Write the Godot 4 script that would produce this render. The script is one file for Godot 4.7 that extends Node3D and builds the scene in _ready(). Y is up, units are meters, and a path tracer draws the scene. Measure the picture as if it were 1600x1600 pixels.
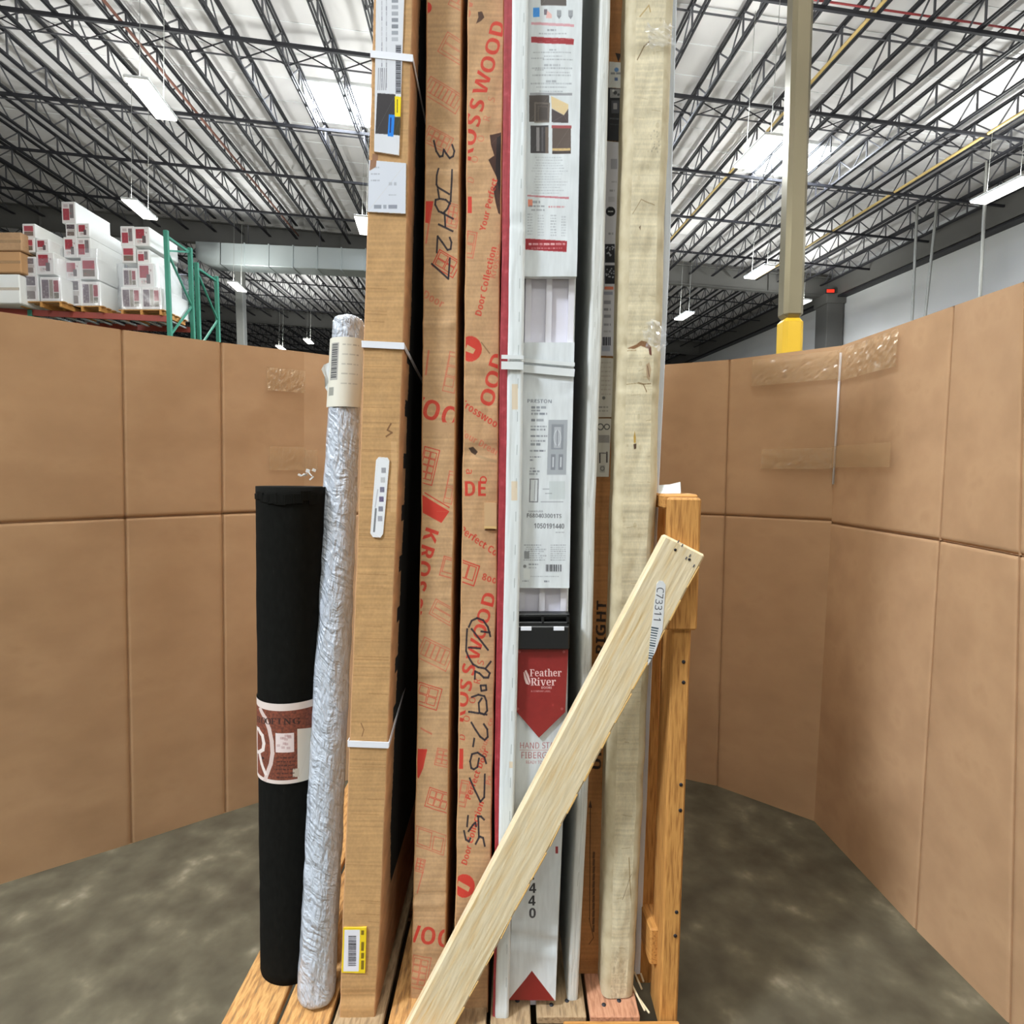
extends Node3D
# A pallet of tall cartons and rolls in front of a cardboard screen, inside a warehouse.

const F := 932.0            # focal length for the 1600 pixel frame
const CAM_H := 1.3
const PITCH := 4.0
const DECK := 0.13          # top of the pallet deck
var cp := cos(deg_to_rad(PITCH))
var sp := sin(deg_to_rad(PITCH))
# roof axes: J runs along the joists, T across them (the roof falls towards the right wall)
var J := Vector3(-0.057, 0.029, -1.0)
var T := Vector3(1.0, -0.043, -0.127)
var rng := RandomNumberGenerator.new()
var noise := FastNoiseLite.new()
var M := {}
var taken := {}
var glyphs := {}
var fonts := {}


# ---------------------------------------------------------------- pixels to places
func ray(px: float, py: float) -> Vector3:
	var a := (px - 800.0) / F
	var b := (800.0 - py) / F
	return Vector3(a, b * cp - sp, -(cp + b * sp))

func atz(px: float, py: float, z: float) -> Vector3:   # the point on the upright plane z metres ahead
	var d := ray(px, py)
	return Vector3(0, CAM_H, 0) + d * (-z / d.z)

func ath(px: float, py: float, h: float) -> Vector3:   # the point at height h
	var d := ray(px, py)
	return Vector3(0, CAM_H, 0) + d * ((h - CAM_H) / d.y)

func roof(a: float, b: float, up := 0.0) -> Vector3:   # up = 0 is the bottom chord of the joists
	return Vector3(0, CAM_H + 8.9 + up, 0) + T * a + J * b


# ---------------------------------------------------------------- nodes
func numbered(called: String) -> String:
	if not taken.has(called):
		taken[called] = 0
		return called
	taken[called] += 1
	return "%s_%03d" % [called, taken[called]]

func tag(o: Node, label: String, category: String, group := "", kind := "") -> Node:
	o.set_meta("label", label)
	if category: o.set_meta("category", category)
	if group: o.set_meta("group", group)
	if kind: o.set_meta("kind", kind)
	return o

func thing(called: String, label: String, category: String, at := Vector3.ZERO, group := "") -> Node3D:
	var o := Node3D.new()
	o.name = numbered(called)
	add_child(o)
	o.position = at
	tag(o, label, category, group)
	return o

func put(called: String, mesh: Mesh, mat: Material, parent: Node = null) -> MeshInstance3D:
	var o := MeshInstance3D.new()
	o.mesh = mesh
	o.name = called if parent else numbered(called)
	if mat: o.material_override = mat
	(parent if parent else self).add_child(o, true)
	return o

func struct(called: String, mesh: Mesh, mat: Material, label: String) -> MeshInstance3D:
	var o := put(called, mesh, mat)
	o.set_meta("kind", "structure")
	o.set_meta("label", label)
	return o


# ---------------------------------------------------------------- mesh helpers
func start(smooth := false) -> SurfaceTool:
	var st := SurfaceTool.new()
	st.begin(Mesh.PRIMITIVE_TRIANGLES)
	st.set_smooth_group(0 if smooth else -1)
	return st

func done(st: SurfaceTool, into: ArrayMesh = null) -> ArrayMesh:
	st.generate_normals()
	return st.commit(into)

func face(st: SurfaceTool, pts: Array, outward: Vector3, uvs: Array = []) -> void:
	var n: Vector3 = (pts[1] - pts[0]).cross(pts[2] - pts[0])
	if n.length() < 1e-12 and pts.size() > 3:
		n = (pts[2] - pts[0]).cross(pts[3] - pts[0])
	var flip := n.dot(outward) > 0.0
	for k in range(1, pts.size() - 1):
		for i in ([0, k + 1, k] if flip else [0, k, k + 1]):
			if uvs: st.set_uv(uvs[i])
			st.add_vertex(pts[i])

func chamfered(st: SurfaceTool, xf: Transform3D, size: Vector3, c := 0.003) -> void:
	var e := size * 0.5
	c = minf(c, minf(e.x, minf(e.y, e.z)) * 0.9)
	var centre := xf.origin
	var v := func(s: Vector3, axis: int) -> Vector3:
		var p := Vector3(s.x * (e.x - c), s.y * (e.y - c), s.z * (e.z - c))
		p[axis] = s[axis] * e[axis]
		return xf * p
	for axis in 3:
		var u := (axis + 1) % 3
		var w := (axis + 2) % 3
		for sgn in [-1.0, 1.0]:
			var q := []
			for k in [[-1, -1], [1, -1], [1, 1], [-1, 1]]:
				var s := Vector3()
				s[axis] = sgn; s[u] = k[0]; s[w] = k[1]
				q.append(v.call(s, axis))
			face(st, q, (q[0] + q[2]) * 0.5 - centre)
		for su in [-1.0, 1.0]:
			for sw in [-1.0, 1.0]:
				var s0 := Vector3(); var s1 := Vector3()
				s0[axis] = -1.0; s0[u] = su; s0[w] = sw
				s1 = s0; s1[axis] = 1.0
				var q := [v.call(s0, u), v.call(s1, u), v.call(s1, w), v.call(s0, w)]
				face(st, q, (q[0] + q[2]) * 0.5 - centre - xf.basis[axis] * 0.0)
	for sx in [-1.0, 1.0]:
		for sy in [-1.0, 1.0]:
			for sz in [-1.0, 1.0]:
				var s := Vector3(sx, sy, sz)
				var q := [v.call(s, 0), v.call(s, 1), v.call(s, 2)]
				face(st, q, q[0] - centre)

func block(at: Vector3, size: Vector3, c := 0.003, basis := Basis()) -> ArrayMesh:
	var st := start()
	chamfered(st, Transform3D(basis, at), size, c)
	return done(st)

func frame_of(p0: Vector3, p1: Vector3, up := Vector3.UP) -> Basis:   # x along p0-p1
	var x := (p1 - p0).normalized()
	var z := x.cross(up).normalized()
	return Basis(x, z.cross(x).normalized(), z)

func bar(st: SurfaceTool, p0: Vector3, p1: Vector3, w: float, h: float, up := Vector3.UP) -> void:   # plain square bar, 12 triangles
	var b := frame_of(p0, p1, up)
	var y := b.y * h * 0.5
	var z := b.z * w * 0.5
	var q := [[-1, -1], [1, -1], [1, 1], [-1, 1]]
	var m := (p0 + p1) * 0.5
	for k in 4:
		var o0: Vector3 = y * q[k][0] + z * q[k][1]
		var o1: Vector3 = y * q[(k + 1) % 4][0] + z * q[(k + 1) % 4][1]
		face(st, [p0 + o0, p1 + o0, p1 + o1, p0 + o1], o0 + o1)
	for e in [p0, p1]:
		face(st, [e + y * -1 - z, e + y - z, e + y + z, e - y + z], e - m)

func board(called: String, parent: Node, p0: Vector3, p1: Vector3, width: float, thick: float, facing: Vector3, mat: Material, c := 0.003) -> MeshInstance3D:   # own axes: x the length, y the thickness, z the width
	var x := (p1 - p0).normalized()
	var y := (facing - x * facing.dot(x)).normalized()
	var o := put(called, block(Vector3.ZERO, Vector3(p0.distance_to(p1), thick, width), c), mat, parent)
	o.transform = Transform3D(Basis(x, y, x.cross(y)), (p0 + p1) * 0.5)
	return o

func tube(st: SurfaceTool, pts: Array, r: float, n := 8) -> void:
	var rings := []
	for k in pts.size():
		var d: Vector3 = (pts[mini(k + 1, pts.size() - 1)] - pts[maxi(k - 1, 0)]).normalized()
		var side := d.cross(Vector3.UP if absf(d.y) < 0.9 else Vector3.RIGHT).normalized()
		var up := side.cross(d)
		var ring := []
		for i in n:
			var t := TAU * i / n
			ring.append(pts[k] + (side * cos(t) + up * sin(t)) * r)
		rings.append(ring)
	for k in pts.size() - 1:
		for i in n:
			var j := (i + 1) % n
			var c: Vector3 = (pts[k] + pts[k + 1]) * 0.5
			face(st, [rings[k][i], rings[k][j], rings[k + 1][j], rings[k + 1][i]], rings[k][i] - pts[k] + rings[k][j] - pts[k])
	for e in [0, pts.size() - 1]:
		face(st, rings[e], pts[e] - pts[1 if e == 0 else e - 1])


# ---------------------------------------------------------------- painted print
class Canvas:
	var w := 0
	var h := 0
	var d := PackedByteArray()
	func _init(width: int, height: int, c: Color) -> void:
		w = width; h = height
		d.resize(w * h * 4)
		var im := Image.create(w, h, false, Image.FORMAT_RGBA8)
		im.fill(c)
		d = im.get_data()
	func grain(n: FastNoiseLite, fx: float, fy: float, amount: float, seed_at := 0.0) -> void:
		for y in h:
			for x in w:
				var k := 1.0 + amount * n.get_noise_3d(x * fx, y * fy, seed_at)
				var i := (y * w + x) * 4
				d[i] = clampi(int(d[i] * k), 0, 255)
				d[i + 1] = clampi(int(d[i + 1] * k), 0, 255)
				d[i + 2] = clampi(int(d[i + 2] * k), 0, 255)
	func blend(x: int, y: int, c: Color, a: float) -> void:
		var i := (y * w + x) * 4
		d[i] = int(lerpf(d[i], c.r8, a))
		d[i + 1] = int(lerpf(d[i + 1], c.g8, a))
		d[i + 2] = int(lerpf(d[i + 2], c.b8, a))
	func tri(a: Vector2, b: Vector2, c: Vector2, col: Color) -> void:
		var area := (b - a).cross(c - a)
		if absf(area) < 1e-6: return
		if area < 0.0:
			var t := b
			b = c; c = t
		var x0 := maxi(0, int(floor(minf(a.x, minf(b.x, c.x)))))
		var x1 := mini(w - 1, int(ceil(maxf(a.x, maxf(b.x, c.x)))))
		var y0 := maxi(0, int(floor(minf(a.y, minf(b.y, c.y)))))
		var y1 := mini(h - 1, int(ceil(maxf(a.y, maxf(b.y, c.y)))))
		var ab := b - a
		var bc := c - b
		var ca := a - c
		for y in range(y0, y1 + 1):
			for x in range(x0, x1 + 1):
				var hit := 0
				for s in 4:
					var p := Vector2(x + 0.25 + 0.5 * (s & 1), y + 0.25 + 0.5 * (s >> 1))
					if ab.cross(p - a) >= 0.0 and bc.cross(p - b) >= 0.0 and ca.cross(p - c) >= 0.0:
						hit += 1
				if hit: blend(x, y, col, hit * 0.25 * col.a)
	func texture() -> ImageTexture:
		return ImageTexture.create_from_image(Image.create_from_data(w, h, false, Image.FORMAT_RGBA8, d))

func glyph_triangles(s: String, font: String, weight: int) -> PackedVector2Array:   # one em is 1, y down, centred
	var key := "%s|%s|%d" % [s, font, weight]
	if glyphs.has(key): return glyphs[key]
	var fkey := "%s|%d" % [font, weight]
	if not fonts.has(fkey):
		var f := SystemFont.new()
		f.font_names = PackedStringArray([font])
		f.font_weight = weight
		fonts[fkey] = f
	var t := TextMesh.new()
	t.text = s
	t.font = fonts[fkey]
	t.font_size = 64
	t.pixel_size = 1.0 / 64.0
	t.depth = 0.0
	t.curve_step = 4.0
	var arr := t.get_mesh_arrays()
	var out := PackedVector2Array()
	if arr.size() and arr[Mesh.ARRAY_VERTEX] != null:
		var vs: PackedVector3Array = arr[Mesh.ARRAY_VERTEX]
		var idx = arr[Mesh.ARRAY_INDEX]
		if idx == null or idx.size() == 0: idx = PackedInt32Array(range(vs.size()))
		for i in idx: out.append(Vector2(vs[i].x, -vs[i].y))
	glyphs[key] = out
	return out

# a Sheet turns photo pixels into texels of a canvas that lies on a face in the scene
func texel(sheet: Dictionary, p: Vector2) -> Vector2:
	var uv: Vector2 = sheet.map.call(p)
	return Vector2(uv.x * sheet.canvas.w, uv.y * sheet.canvas.h)

func poly(sheet: Dictionary, pts: Array, col: Color) -> void:
	var v := PackedVector2Array()
	for p in pts: v.append(Vector2(p[0], p[1]))
	var idx := Geometry2D.triangulate_polygon(v)
	for k in range(0, idx.size(), 3):
		sheet.canvas.tri(texel(sheet, v[idx[k]]), texel(sheet, v[idx[k + 1]]), texel(sheet, v[idx[k + 2]]), col)

func rect(sheet: Dictionary, x0: float, y0: float, x1: float, y1: float, col: Color, shift := 0.0) -> void:   # shift: how far the lower edge moves sideways
	poly(sheet, [[x0, y0], [x1, y0], [x1 + shift, y1], [x0 + shift, y1]], col)

func stroke(sheet: Dictionary, pts: Array, width: float, col: Color) -> void:
	for k in pts.size() - 1:
		var a := Vector2(pts[k][0], pts[k][1])
		var b := Vector2(pts[k + 1][0], pts[k + 1][1])
		if a.distance_to(b) < 0.01: continue
		var dir := (b - a).normalized() * width * 0.35
		var n := Vector2(-dir.y, dir.x) / 0.7
		a -= dir; b += dir
		var q := [texel(sheet, a + n), texel(sheet, b + n), texel(sheet, b - n), texel(sheet, a - n)]
		sheet.canvas.tri(q[0], q[1], q[2], col)
		sheet.canvas.tri(q[0], q[2], q[3], col)

func loop(sheet: Dictionary, pts: Array, width: float, col: Color) -> void:
	stroke(sheet, pts + [pts[0]], width, col)

func ring(sheet: Dictionary, cx: float, cy: float, r: float, width: float, col: Color, squash := 1.0) -> void:
	var pts := []
	for k in 21: pts.append([cx + cos(TAU * k / 20) * r * squash, cy + sin(TAU * k / 20) * r])
	stroke(sheet, pts, width, col)

func disc(sheet: Dictionary, cx: float, cy: float, r: float, col: Color) -> void:
	var pts := []
	for k in 18: pts.append([cx + cos(TAU * k / 18) * r, cy + sin(TAU * k / 18) * r])
	poly(sheet, pts, col)

func words(sheet: Dictionary, s: String, cx: float, cy: float, size: float, angle: float, col: Color, font := "Droid Sans", weight := 700, stretch := 1.0) -> void:   # centred at a pixel; size is the em
	var g := glyph_triangles(s, font, weight)
	var c := cos(deg_to_rad(angle)) * size
	var n := sin(deg_to_rad(angle)) * size
	for k in range(0, g.size() - 2, 3):
		var q := []
		for i in 3:
			var p := g[k + i]
			p.x *= stretch
			q.append(texel(sheet, Vector2(cx + p.x * c - p.y * n, cy + p.x * n + p.y * c)))
		sheet.canvas.tri(q[0], q[1], q[2], col)

func letters(sheet: Dictionary, s: String, at: Vector2, step: Vector2, size: float, angle: float, col: Color) -> void:
	for k in s.length():
		words(sheet, s[k], at.x + step.x * k, at.y + step.y * k, size, angle, col, "Droid Sans", 800, 1.15)

func scribble(sheet: Dictionary, x0: float, x1: float, y: float, size: float, col: Color) -> void:   # a line of print too small to read
	var x := x0
	while x < x1:
		var l := minf(rng.randf_range(size * 0.8, size * 3.0), x1 - x)
		rect(sheet, x, y, x + l, y + size, Color(col, col.a * rng.randf_range(0.5, 1.0)))
		x += l + size * 0.5

func barcode(sheet: Dictionary, x0: float, y0: float, x1: float, y1: float, along_y := true) -> void:
	var p := y0 if along_y else x0
	var e := y1 if along_y else x1
	while p < e:
		var t := rng.randf_range(0.6, 2.2)
		if along_y: rect(sheet, x0, p, x1, minf(p + t, e), Color(0.15, 0.15, 0.17, 0.85))
		else: rect(sheet, p, y0, minf(p + t, e), y1, Color(0.15, 0.15, 0.17, 0.85))
		p += t + rng.randf_range(0.6, 2.0)


# ---------------------------------------------------------------- tall packages
# samples: [pixel y, left pixel x, right pixel x] from the foot upwards, on the plane z metres ahead
func upright_face(samples: Array, z: float) -> Dictionary:
	var hs := []; var xl := []; var xr := []
	for s in samples:
		var l := atz(s[1], s[0], z)
		hs.append(l.y); xl.append(l.x); xr.append(atz(s[2], s[0], z).x)
	return {"z": z, "hs": hs, "xl": xl, "xr": xr, "h0": hs[0], "h1": hs[-1]}

func along(f: Dictionary, key: String, h: float) -> float:
	var n: int = f.hs.size()
	var k := 0
	while k < n - 2 and h > f.hs[k + 1]: k += 1
	return lerpf(f[key][k], f[key][k + 1], clampf((h - f.hs[k]) / (f.hs[k + 1] - f.hs[k]), -0.2, 1.2))

func sheet_of(f: Dictionary, canvas: Canvas) -> Dictionary:
	return {"canvas": canvas, "map": func(p: Vector2) -> Vector2:
		var w := atz(p.x, p.y, f.z)
		var l := along(f, "xl", w.y)
		return Vector2((w.x - l) / (along(f, "xr", w.y) - l), (f.h1 - w.y) / (f.h1 - f.h0))}

# creases: [height, depth, half width]; a positive depth dents the face
func dent(creases: Array, h: float, u: float, bumpy: float, seed_at: float) -> float:
	var s := bumpy * noise.get_noise_3d(u * 60.0, h * 260.0, seed_at) + bumpy * 1.6 * noise.get_noise_3d(u * 12.0, h * 55.0, seed_at + 40.0)
	for c in creases:
		var t: float = (h - c[0]) / c[2]
		if absf(t) < 3.0: s -= c[1] * exp(-t * t) * (c[3] if c.size() > 3 else 1.0)
	return s

func package_mesh(f: Dictionary, depth: float, front: Material, rest: Material, creases: Array, bumpy: float, seed_at: float, round_r := 0.004, right: Material = null) -> ArrayMesh:
	var ny := int(ceil((f.h1 - f.h0) / 0.012))
	var nx := 8
	var stf := start(true)
	var sts := start(true)
	var stl := start(true)
	var ste := start()
	var grid := []
	for j in ny + 1:
		var h := lerpf(f.h0, f.h1, float(j) / ny)
		var l := along(f, "xl", h) + bumpy * 0.8 * noise.get_noise_2d(h * 120.0, seed_at)
		var r := along(f, "xr", h) + bumpy * 0.8 * noise.get_noise_2d(h * 120.0, seed_at + 9.0)
		var row := []
		for i in nx + 1:
			var u := float(i) / nx
			row.append(Vector3(lerpf(l + round_r, r - round_r, u), h, -f.z + dent(creases, h, u, bumpy, seed_at)))
		grid.append([h, l, r, row])
	var arc := 4
	for j in ny:
		var a = grid[j]; var b = grid[j + 1]
		for i in nx:
			var uv := []
			for k in [[i, j], [i + 1, j], [i + 1, j + 1], [i, j + 1]]:
				uv.append(Vector2(float(k[0]) / nx, 1.0 - float(k[1]) / ny))
			face(stf, [a[3][i], a[3][i + 1], b[3][i + 1], b[3][i]], Vector3.BACK, uv)
		for side in [0, 1]:
			var sgn := -1.0 if side == 0 else 1.0
			var st: SurfaceTool = sts if side == 1 else stl
			var ends := []
			for q in [a, b]:
				var c: Vector3 = q[3][0] if side == 0 else q[3][nx]
				var pts := []
				for k in arc + 1:
					var t := PI * 0.5 * k / arc
					pts.append(Vector3(c.x + sgn * sin(t) * round_r, q[0], c.z - (1.0 - cos(t)) * round_r))
				for dz in [0.03, 0.12, 0.35, 1.0]:
					pts.append(Vector3(q[1] if side == 0 else q[2], q[0], -f.z - round_r - dz * (depth - round_r)))
				ends.append(pts)
			for k in ends[0].size() - 1:
				var uv := []
				for w in [[0, k, j], [0, k + 1, j], [1, k + 1, j + 1], [1, k, j + 1]]:
					uv.append(Vector2((-f.z - ends[w[0]][w[1]].z) / depth, 1.0 - float(w[2]) / ny))
				var mid := Vector3(sgn, 0, 1.0 if k < arc else 0.0)
				face(st, [ends[0][k], ends[0][k + 1], ends[1][k + 1], ends[1][k]], mid, uv)
		face(ste, [Vector3(a[1], a[0], -f.z - depth), Vector3(a[2], a[0], -f.z - depth), Vector3(b[2], b[0], -f.z - depth), Vector3(b[1], b[0], -f.z - depth)], Vector3.FORWARD)
	for e in [[grid[0], Vector3.DOWN], [grid[ny], Vector3.UP]]:
		var g = e[0]
		face(ste, [Vector3(g[1], g[0], -f.z - round_r), Vector3(g[2], g[0], -f.z - round_r), Vector3(g[2], g[0], -f.z - depth), Vector3(g[1], g[0], -f.z - depth)], e[1])
		face(ste, [g[3][0], g[3][nx], Vector3(g[2], g[0], -f.z - round_r), Vector3(g[1], g[0], -f.z - round_r)], e[1])
	var m := done(stf)
	m = done(stl, m)
	m = done(sts, m)
	m = done(ste, m)
	m.surface_set_material(0, front)
	m.surface_set_material(1, rest)
	m.surface_set_material(2, right if right else rest)
	m.surface_set_material(3, rest)
	return m

# a thin label glued on a face; it carries the part of the face's print that lies under its outline
func sticker(called: String, parent: Node, f: Dictionary, outline: Array, mat: Material, proud := 0.0016, label := "") -> MeshInstance3D:
	var st := start()
	var v := PackedVector2Array()
	for p in outline: v.append(Vector2(p[0], p[1]))
	var front := []; var back := []; var uv := []
	for p in v:
		var w := atz(p.x, p.y, f.z)
		var l := along(f, "xl", w.y)
		uv.append(Vector2((w.x - l) / (along(f, "xr", w.y) - l), (f.h1 - w.y) / (f.h1 - f.h0)))
		front.append(w + Vector3(0, 0, proud)); back.append(w - Vector3(0, 0, 0.001))
	var idx := Geometry2D.triangulate_polygon(v)
	for k in range(0, idx.size(), 3):
		face(st, [front[idx[k]], front[idx[k + 1]], front[idx[k + 2]]], Vector3.BACK, [uv[idx[k]], uv[idx[k + 1]], uv[idx[k + 2]]])
	var mid := Vector3.ZERO
	for p in front: mid += p / front.size()
	for k in front.size():
		var n := (k + 1) % front.size()
		face(st, [front[k], front[n], back[n], back[k]], front[k] + front[n] - mid * 2.0, [uv[k], uv[n], uv[n], uv[k]])
	var o := put(called, done(st), mat, parent)
	if label: o.set_meta("label", label)
	return o

func print_material(c: Canvas, rough := 0.85) -> StandardMaterial3D:
	var m := StandardMaterial3D.new()
	m.albedo_texture = c.texture()
	m.texture_repeat = false
	m.roughness = rough
	return m

func plain(c: Color, rough := 0.6, metal := 0.0) -> StandardMaterial3D:
	var m := StandardMaterial3D.new()
	m.albedo_color = c
	m.roughness = rough
	m.metallic = metal
	return m

func noisy(freq: float, ramp: Array, scale: Vector3, rough := 0.85, seed_n := 1, size := 512, octaves := 5, world := false) -> StandardMaterial3D:
	var n := FastNoiseLite.new()
	n.seed = seed_n
	n.frequency = freq
	n.fractal_octaves = octaves
	var g := Gradient.new()
	var offs := PackedFloat32Array(); var cols := PackedColorArray()
	for k in ramp.size():
		offs.append(ramp[k][0]); cols.append(ramp[k][1])
	g.offsets = offs; g.colors = cols
	var t := NoiseTexture2D.new()
	t.width = size; t.height = size
	t.seamless = true
	t.noise = n
	t.color_ramp = g
	var m := StandardMaterial3D.new()
	m.albedo_texture = t
	m.roughness = rough
	m.uv1_triplanar = true
	m.uv1_world_triplanar = world
	m.uv1_scale = scale
	return m

func relief(m: StandardMaterial3D, freq: float, amount: float, seed_n := 5) -> void:
	var n := FastNoiseLite.new()
	n.seed = seed_n
	n.frequency = freq
	var t := NoiseTexture2D.new()
	t.width = 512; t.height = 512
	t.seamless = true
	t.noise = n
	m.heightmap_enabled = true
	m.heightmap_scale = amount
	m.heightmap_texture = t

func c8(r: int, g: int, b: int, a := 1.0) -> Color:
	return Color(r / 255.0, g / 255.0, b / 255.0, a)


# ---------------------------------------------------------------- the scene
func _ready() -> void:
	rng.seed = 11
	noise.seed = 3
	noise.frequency = 0.05
	noise.fractal_octaves = 3
	var cam := Camera3D.new()
	cam.name = "camera"
	cam.position = Vector3(0, CAM_H, 0)
	cam.rotation_degrees = Vector3(-PITCH, 0, 0)
	cam.fov = rad_to_deg(2.0 * atan(800.0 / F))
	cam.near = 0.05
	cam.far = 300.0
	add_child(cam)
	cam.current = true
	var env := Environment.new()
	env.background_mode = Environment.BG_COLOR
	env.background_color = Color(0.55, 0.65, 0.8)
	env.tonemap_mode = Environment.TONE_MAPPER_LINEAR
	env.tonemap_exposure = 1.5
	env.sdfgi_enabled = true
	env.ssao_enabled = true
	env.ssil_enabled = true
	var we := WorldEnvironment.new()
	we.name = "environment"
	we.environment = env
	add_child(we)

	make_materials()
	ceiling_lights()
	shell()
	roof_steel()
	far_things()
	rack()
	screens()
	pallet()
	felt_roll()
	wrapped_roll()
	tall_brown_carton()
	printed_cartons()
	white_package()
	right_hand_packages()


func make_materials() -> void:
	M.kraft = noisy(0.012, [[0.0, c8(174, 138, 103)], [0.45, c8(183, 146, 110)], [0.75, c8(189, 152, 115)], [1.0, c8(179, 142, 106)]], Vector3(0.9, 0.9, 0.9), 0.9, 4)
	relief(M.kraft, 0.01, 0.12)
	M.brown = noisy(0.05, [[0.0, c8(176, 133, 92)], [0.5, c8(192, 148, 104)], [1.0, c8(184, 140, 97)]], Vector3(2.0, 9.0, 2.0), 0.9, 9)
	M.dark_brown = noisy(0.05, [[0.0, c8(150, 101, 58)], [0.5, c8(166, 113, 66)], [1.0, c8(158, 106, 61)]], Vector3(2.0, 9.0, 2.0), 0.9, 19)
	M.concrete = noisy(0.016, [[0.0, c8(66, 59, 46)], [0.3, c8(78, 72, 57)], [0.5, c8(86, 80, 64)], [0.66, c8(93, 87, 70)], [0.8, c8(106, 99, 81)], [0.9, c8(126, 119, 100)], [1.0, c8(148, 141, 122)]], Vector3(0.37, 0.37, 0.37), 0.62, 21, 1024, 6, true)
	relief(M.concrete, 0.03, 0.15)
	M.insulation = noisy(0.006, [[0.0, c8(214, 211, 213)], [0.5, c8(226, 223, 225)], [1.0, c8(233, 230, 231)]], Vector3(0.12, 0.12, 0.12), 0.55, 31, 512, 3, true)
	M.wall_white = noisy(0.01, [[0.0, c8(232, 234, 238)], [1.0, c8(243, 244, 246)]], Vector3(0.1, 0.1, 0.1), 0.7, 33, 256, 3, true)
	M.steel = plain(c8(44, 44, 50), 0.55, 0.2)
	M.steel_mid = plain(c8(88, 88, 94), 0.6, 0.1)
	M.girder = plain(c8(104, 103, 101), 0.65)
	M.grey_column = plain(c8(150, 150, 146), 0.5)
	M.column = plain(c8(142, 132, 108), 0.3, 0.55)
	M.yellow = plain(c8(232, 186, 42), 0.45)
	M.duct = plain(c8(196, 204, 206), 0.38, 0.55)
	M.green = plain(c8(52, 126, 106), 0.5)
	M.red_beam = plain(c8(138, 52, 38), 0.55)
	M.red_pipe = plain(c8(150, 52, 56), 0.5)
	M.rust_pipe = plain(c8(126, 84, 72), 0.6)
	M.gas_pipe = plain(c8(192, 164, 104), 0.5)
	M.white_paint = plain(c8(226, 228, 228), 0.5)
	M.strap = plain(c8(228, 230, 238), 0.35)
	M.white_card = noisy(0.02, [[0.0, c8(206, 210, 211)], [0.6, c8(217, 221, 222)], [1.0, c8(222, 226, 226)]], Vector3(1.2, 1.2, 1.2), 0.6, 41, 256, 4)
	M.black_plastic = plain(c8(26, 27, 29), 0.42)
	M.red_card = noisy(0.06, [[0.0, c8(148, 44, 52)], [0.7, c8(168, 54, 62)], [1.0, c8(188, 84, 90)]], Vector3(3, 3, 3), 0.6, 43, 256, 4)
	M.rack_card = plain(c8(228, 228, 226), 0.45)
	# timber: the grain runs along the board's own x axis
	M.pine = noisy(0.02, [[0.0, c8(210, 178, 128)], [0.3, c8(217, 197, 158)], [0.6, c8(222, 207, 176)], [0.78, c8(218, 198, 158)], [1.0, c8(205, 168, 110)]], Vector3(0.45, 5.0, 5.0), 0.7, 51)
	relief(M.pine, 0.02, 0.1)
	M.amber = noisy(0.02, [[0.0, c8(142, 92, 42)], [0.4, c8(184, 130, 66)], [0.65, c8(200, 146, 78)], [1.0, c8(172, 116, 56)]], Vector3(1.0, 14.0, 14.0), 0.7, 53)
	M.deck = []
	for k in 3:
		var a: Array = [[c8(178, 128, 74), c8(208, 160, 100), c8(126, 98, 68)], [c8(150, 124, 92), c8(176, 150, 116), c8(116, 100, 80)], [c8(176, 122, 92), c8(198, 146, 114), c8(132, 98, 76)]][k]
		M.deck.append(noisy(0.018, [[0.0, a[2]], [0.38, a[0]], [0.65, a[1]], [1.0, a[0]]], Vector3(1.6, 9.0, 9.0), 0.8, 61 + k))
	var tape := StandardMaterial3D.new()
	tape.albedo_color = Color(0.78, 0.66, 0.5, 0.35)
	tape.transparency = BaseMaterial3D.TRANSPARENCY_ALPHA
	tape.roughness = 0.16
	M.tape = tape
	var clear := StandardMaterial3D.new()
	clear.albedo_color = Color(0.93, 0.95, 1.0, 0.1)
	clear.transparency = BaseMaterial3D.TRANSPARENCY_ALPHA
	clear.roughness = 0.14
	M.clear_film = clear
	var lamp := plain(Color(1, 1, 1), 0.4)
	lamp.emission_enabled = true
	lamp.emission = Color(1.0, 0.99, 0.95)
	lamp.emission_energy_multiplier = 3.0
	M.lamp_glow = lamp
	var sky := plain(Color(1, 1, 1), 0.3)
	sky.emission_enabled = true
	sky.emission = Color(0.93, 0.97, 1.0)
	sky.emission_energy_multiplier = 2.6
	M.daylight = sky


const LAMP_DOWN := 8.0
const LAMP_UP := 9.0  # upward light, added to brighten the roof deck
const HANG := 0.68          # the fixtures hang on cables well below the joists: this share of the way from eye level to the roof
# [a, b]: where each strip fixture hangs under the joists; the last three are added to brighten the side wall
const LAMPS := [[-8.43, 17.4], [-0.3, 17.2], [7.87, 16.5], [16.1, 17.0], [-13.0, 25.6], [-4.47, 25.1], [12.78, 26.3], [-13.6, 36.6], [4.0, 36.0], [12.4, 35.2], [17.2, 30.8], [-14.3, 53.6], [-18.0, 58.2],
	[-12.6, 8.5], [-4.2, 8.3], [4.1, 8.4], [12.3, 8.4], [-8.4, 0.0], [0.0, 0.2], [8.0, 0.0], [15.8, 0.0], [-12.6, -8.5], [-4.2, -8.5], [4.1, -8.5], [12.3, -8.5], [-20.0, 8.0], [-20.0, -4.0], [-22.0, 20.0], [16.3, 8.0], [16.3, -0.5], [16.3, -9.0]]
# [a, b, power]: the one up behind the camera, on the left, gives the soft directed daylight; the two strongest are hidden, added to brighten the side wall
const SKYLIGHTS := [[-3.68, 17.9, 40.0], [9.6, 18.0, 40.0], [-7.6, -3.0, 180.0], [2.9, 18.0, 200.0], [2.9, 30.5, 220.0], [-17.0, 34.0, 40.0], [3.0, 42.0, 40.0]]

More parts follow.
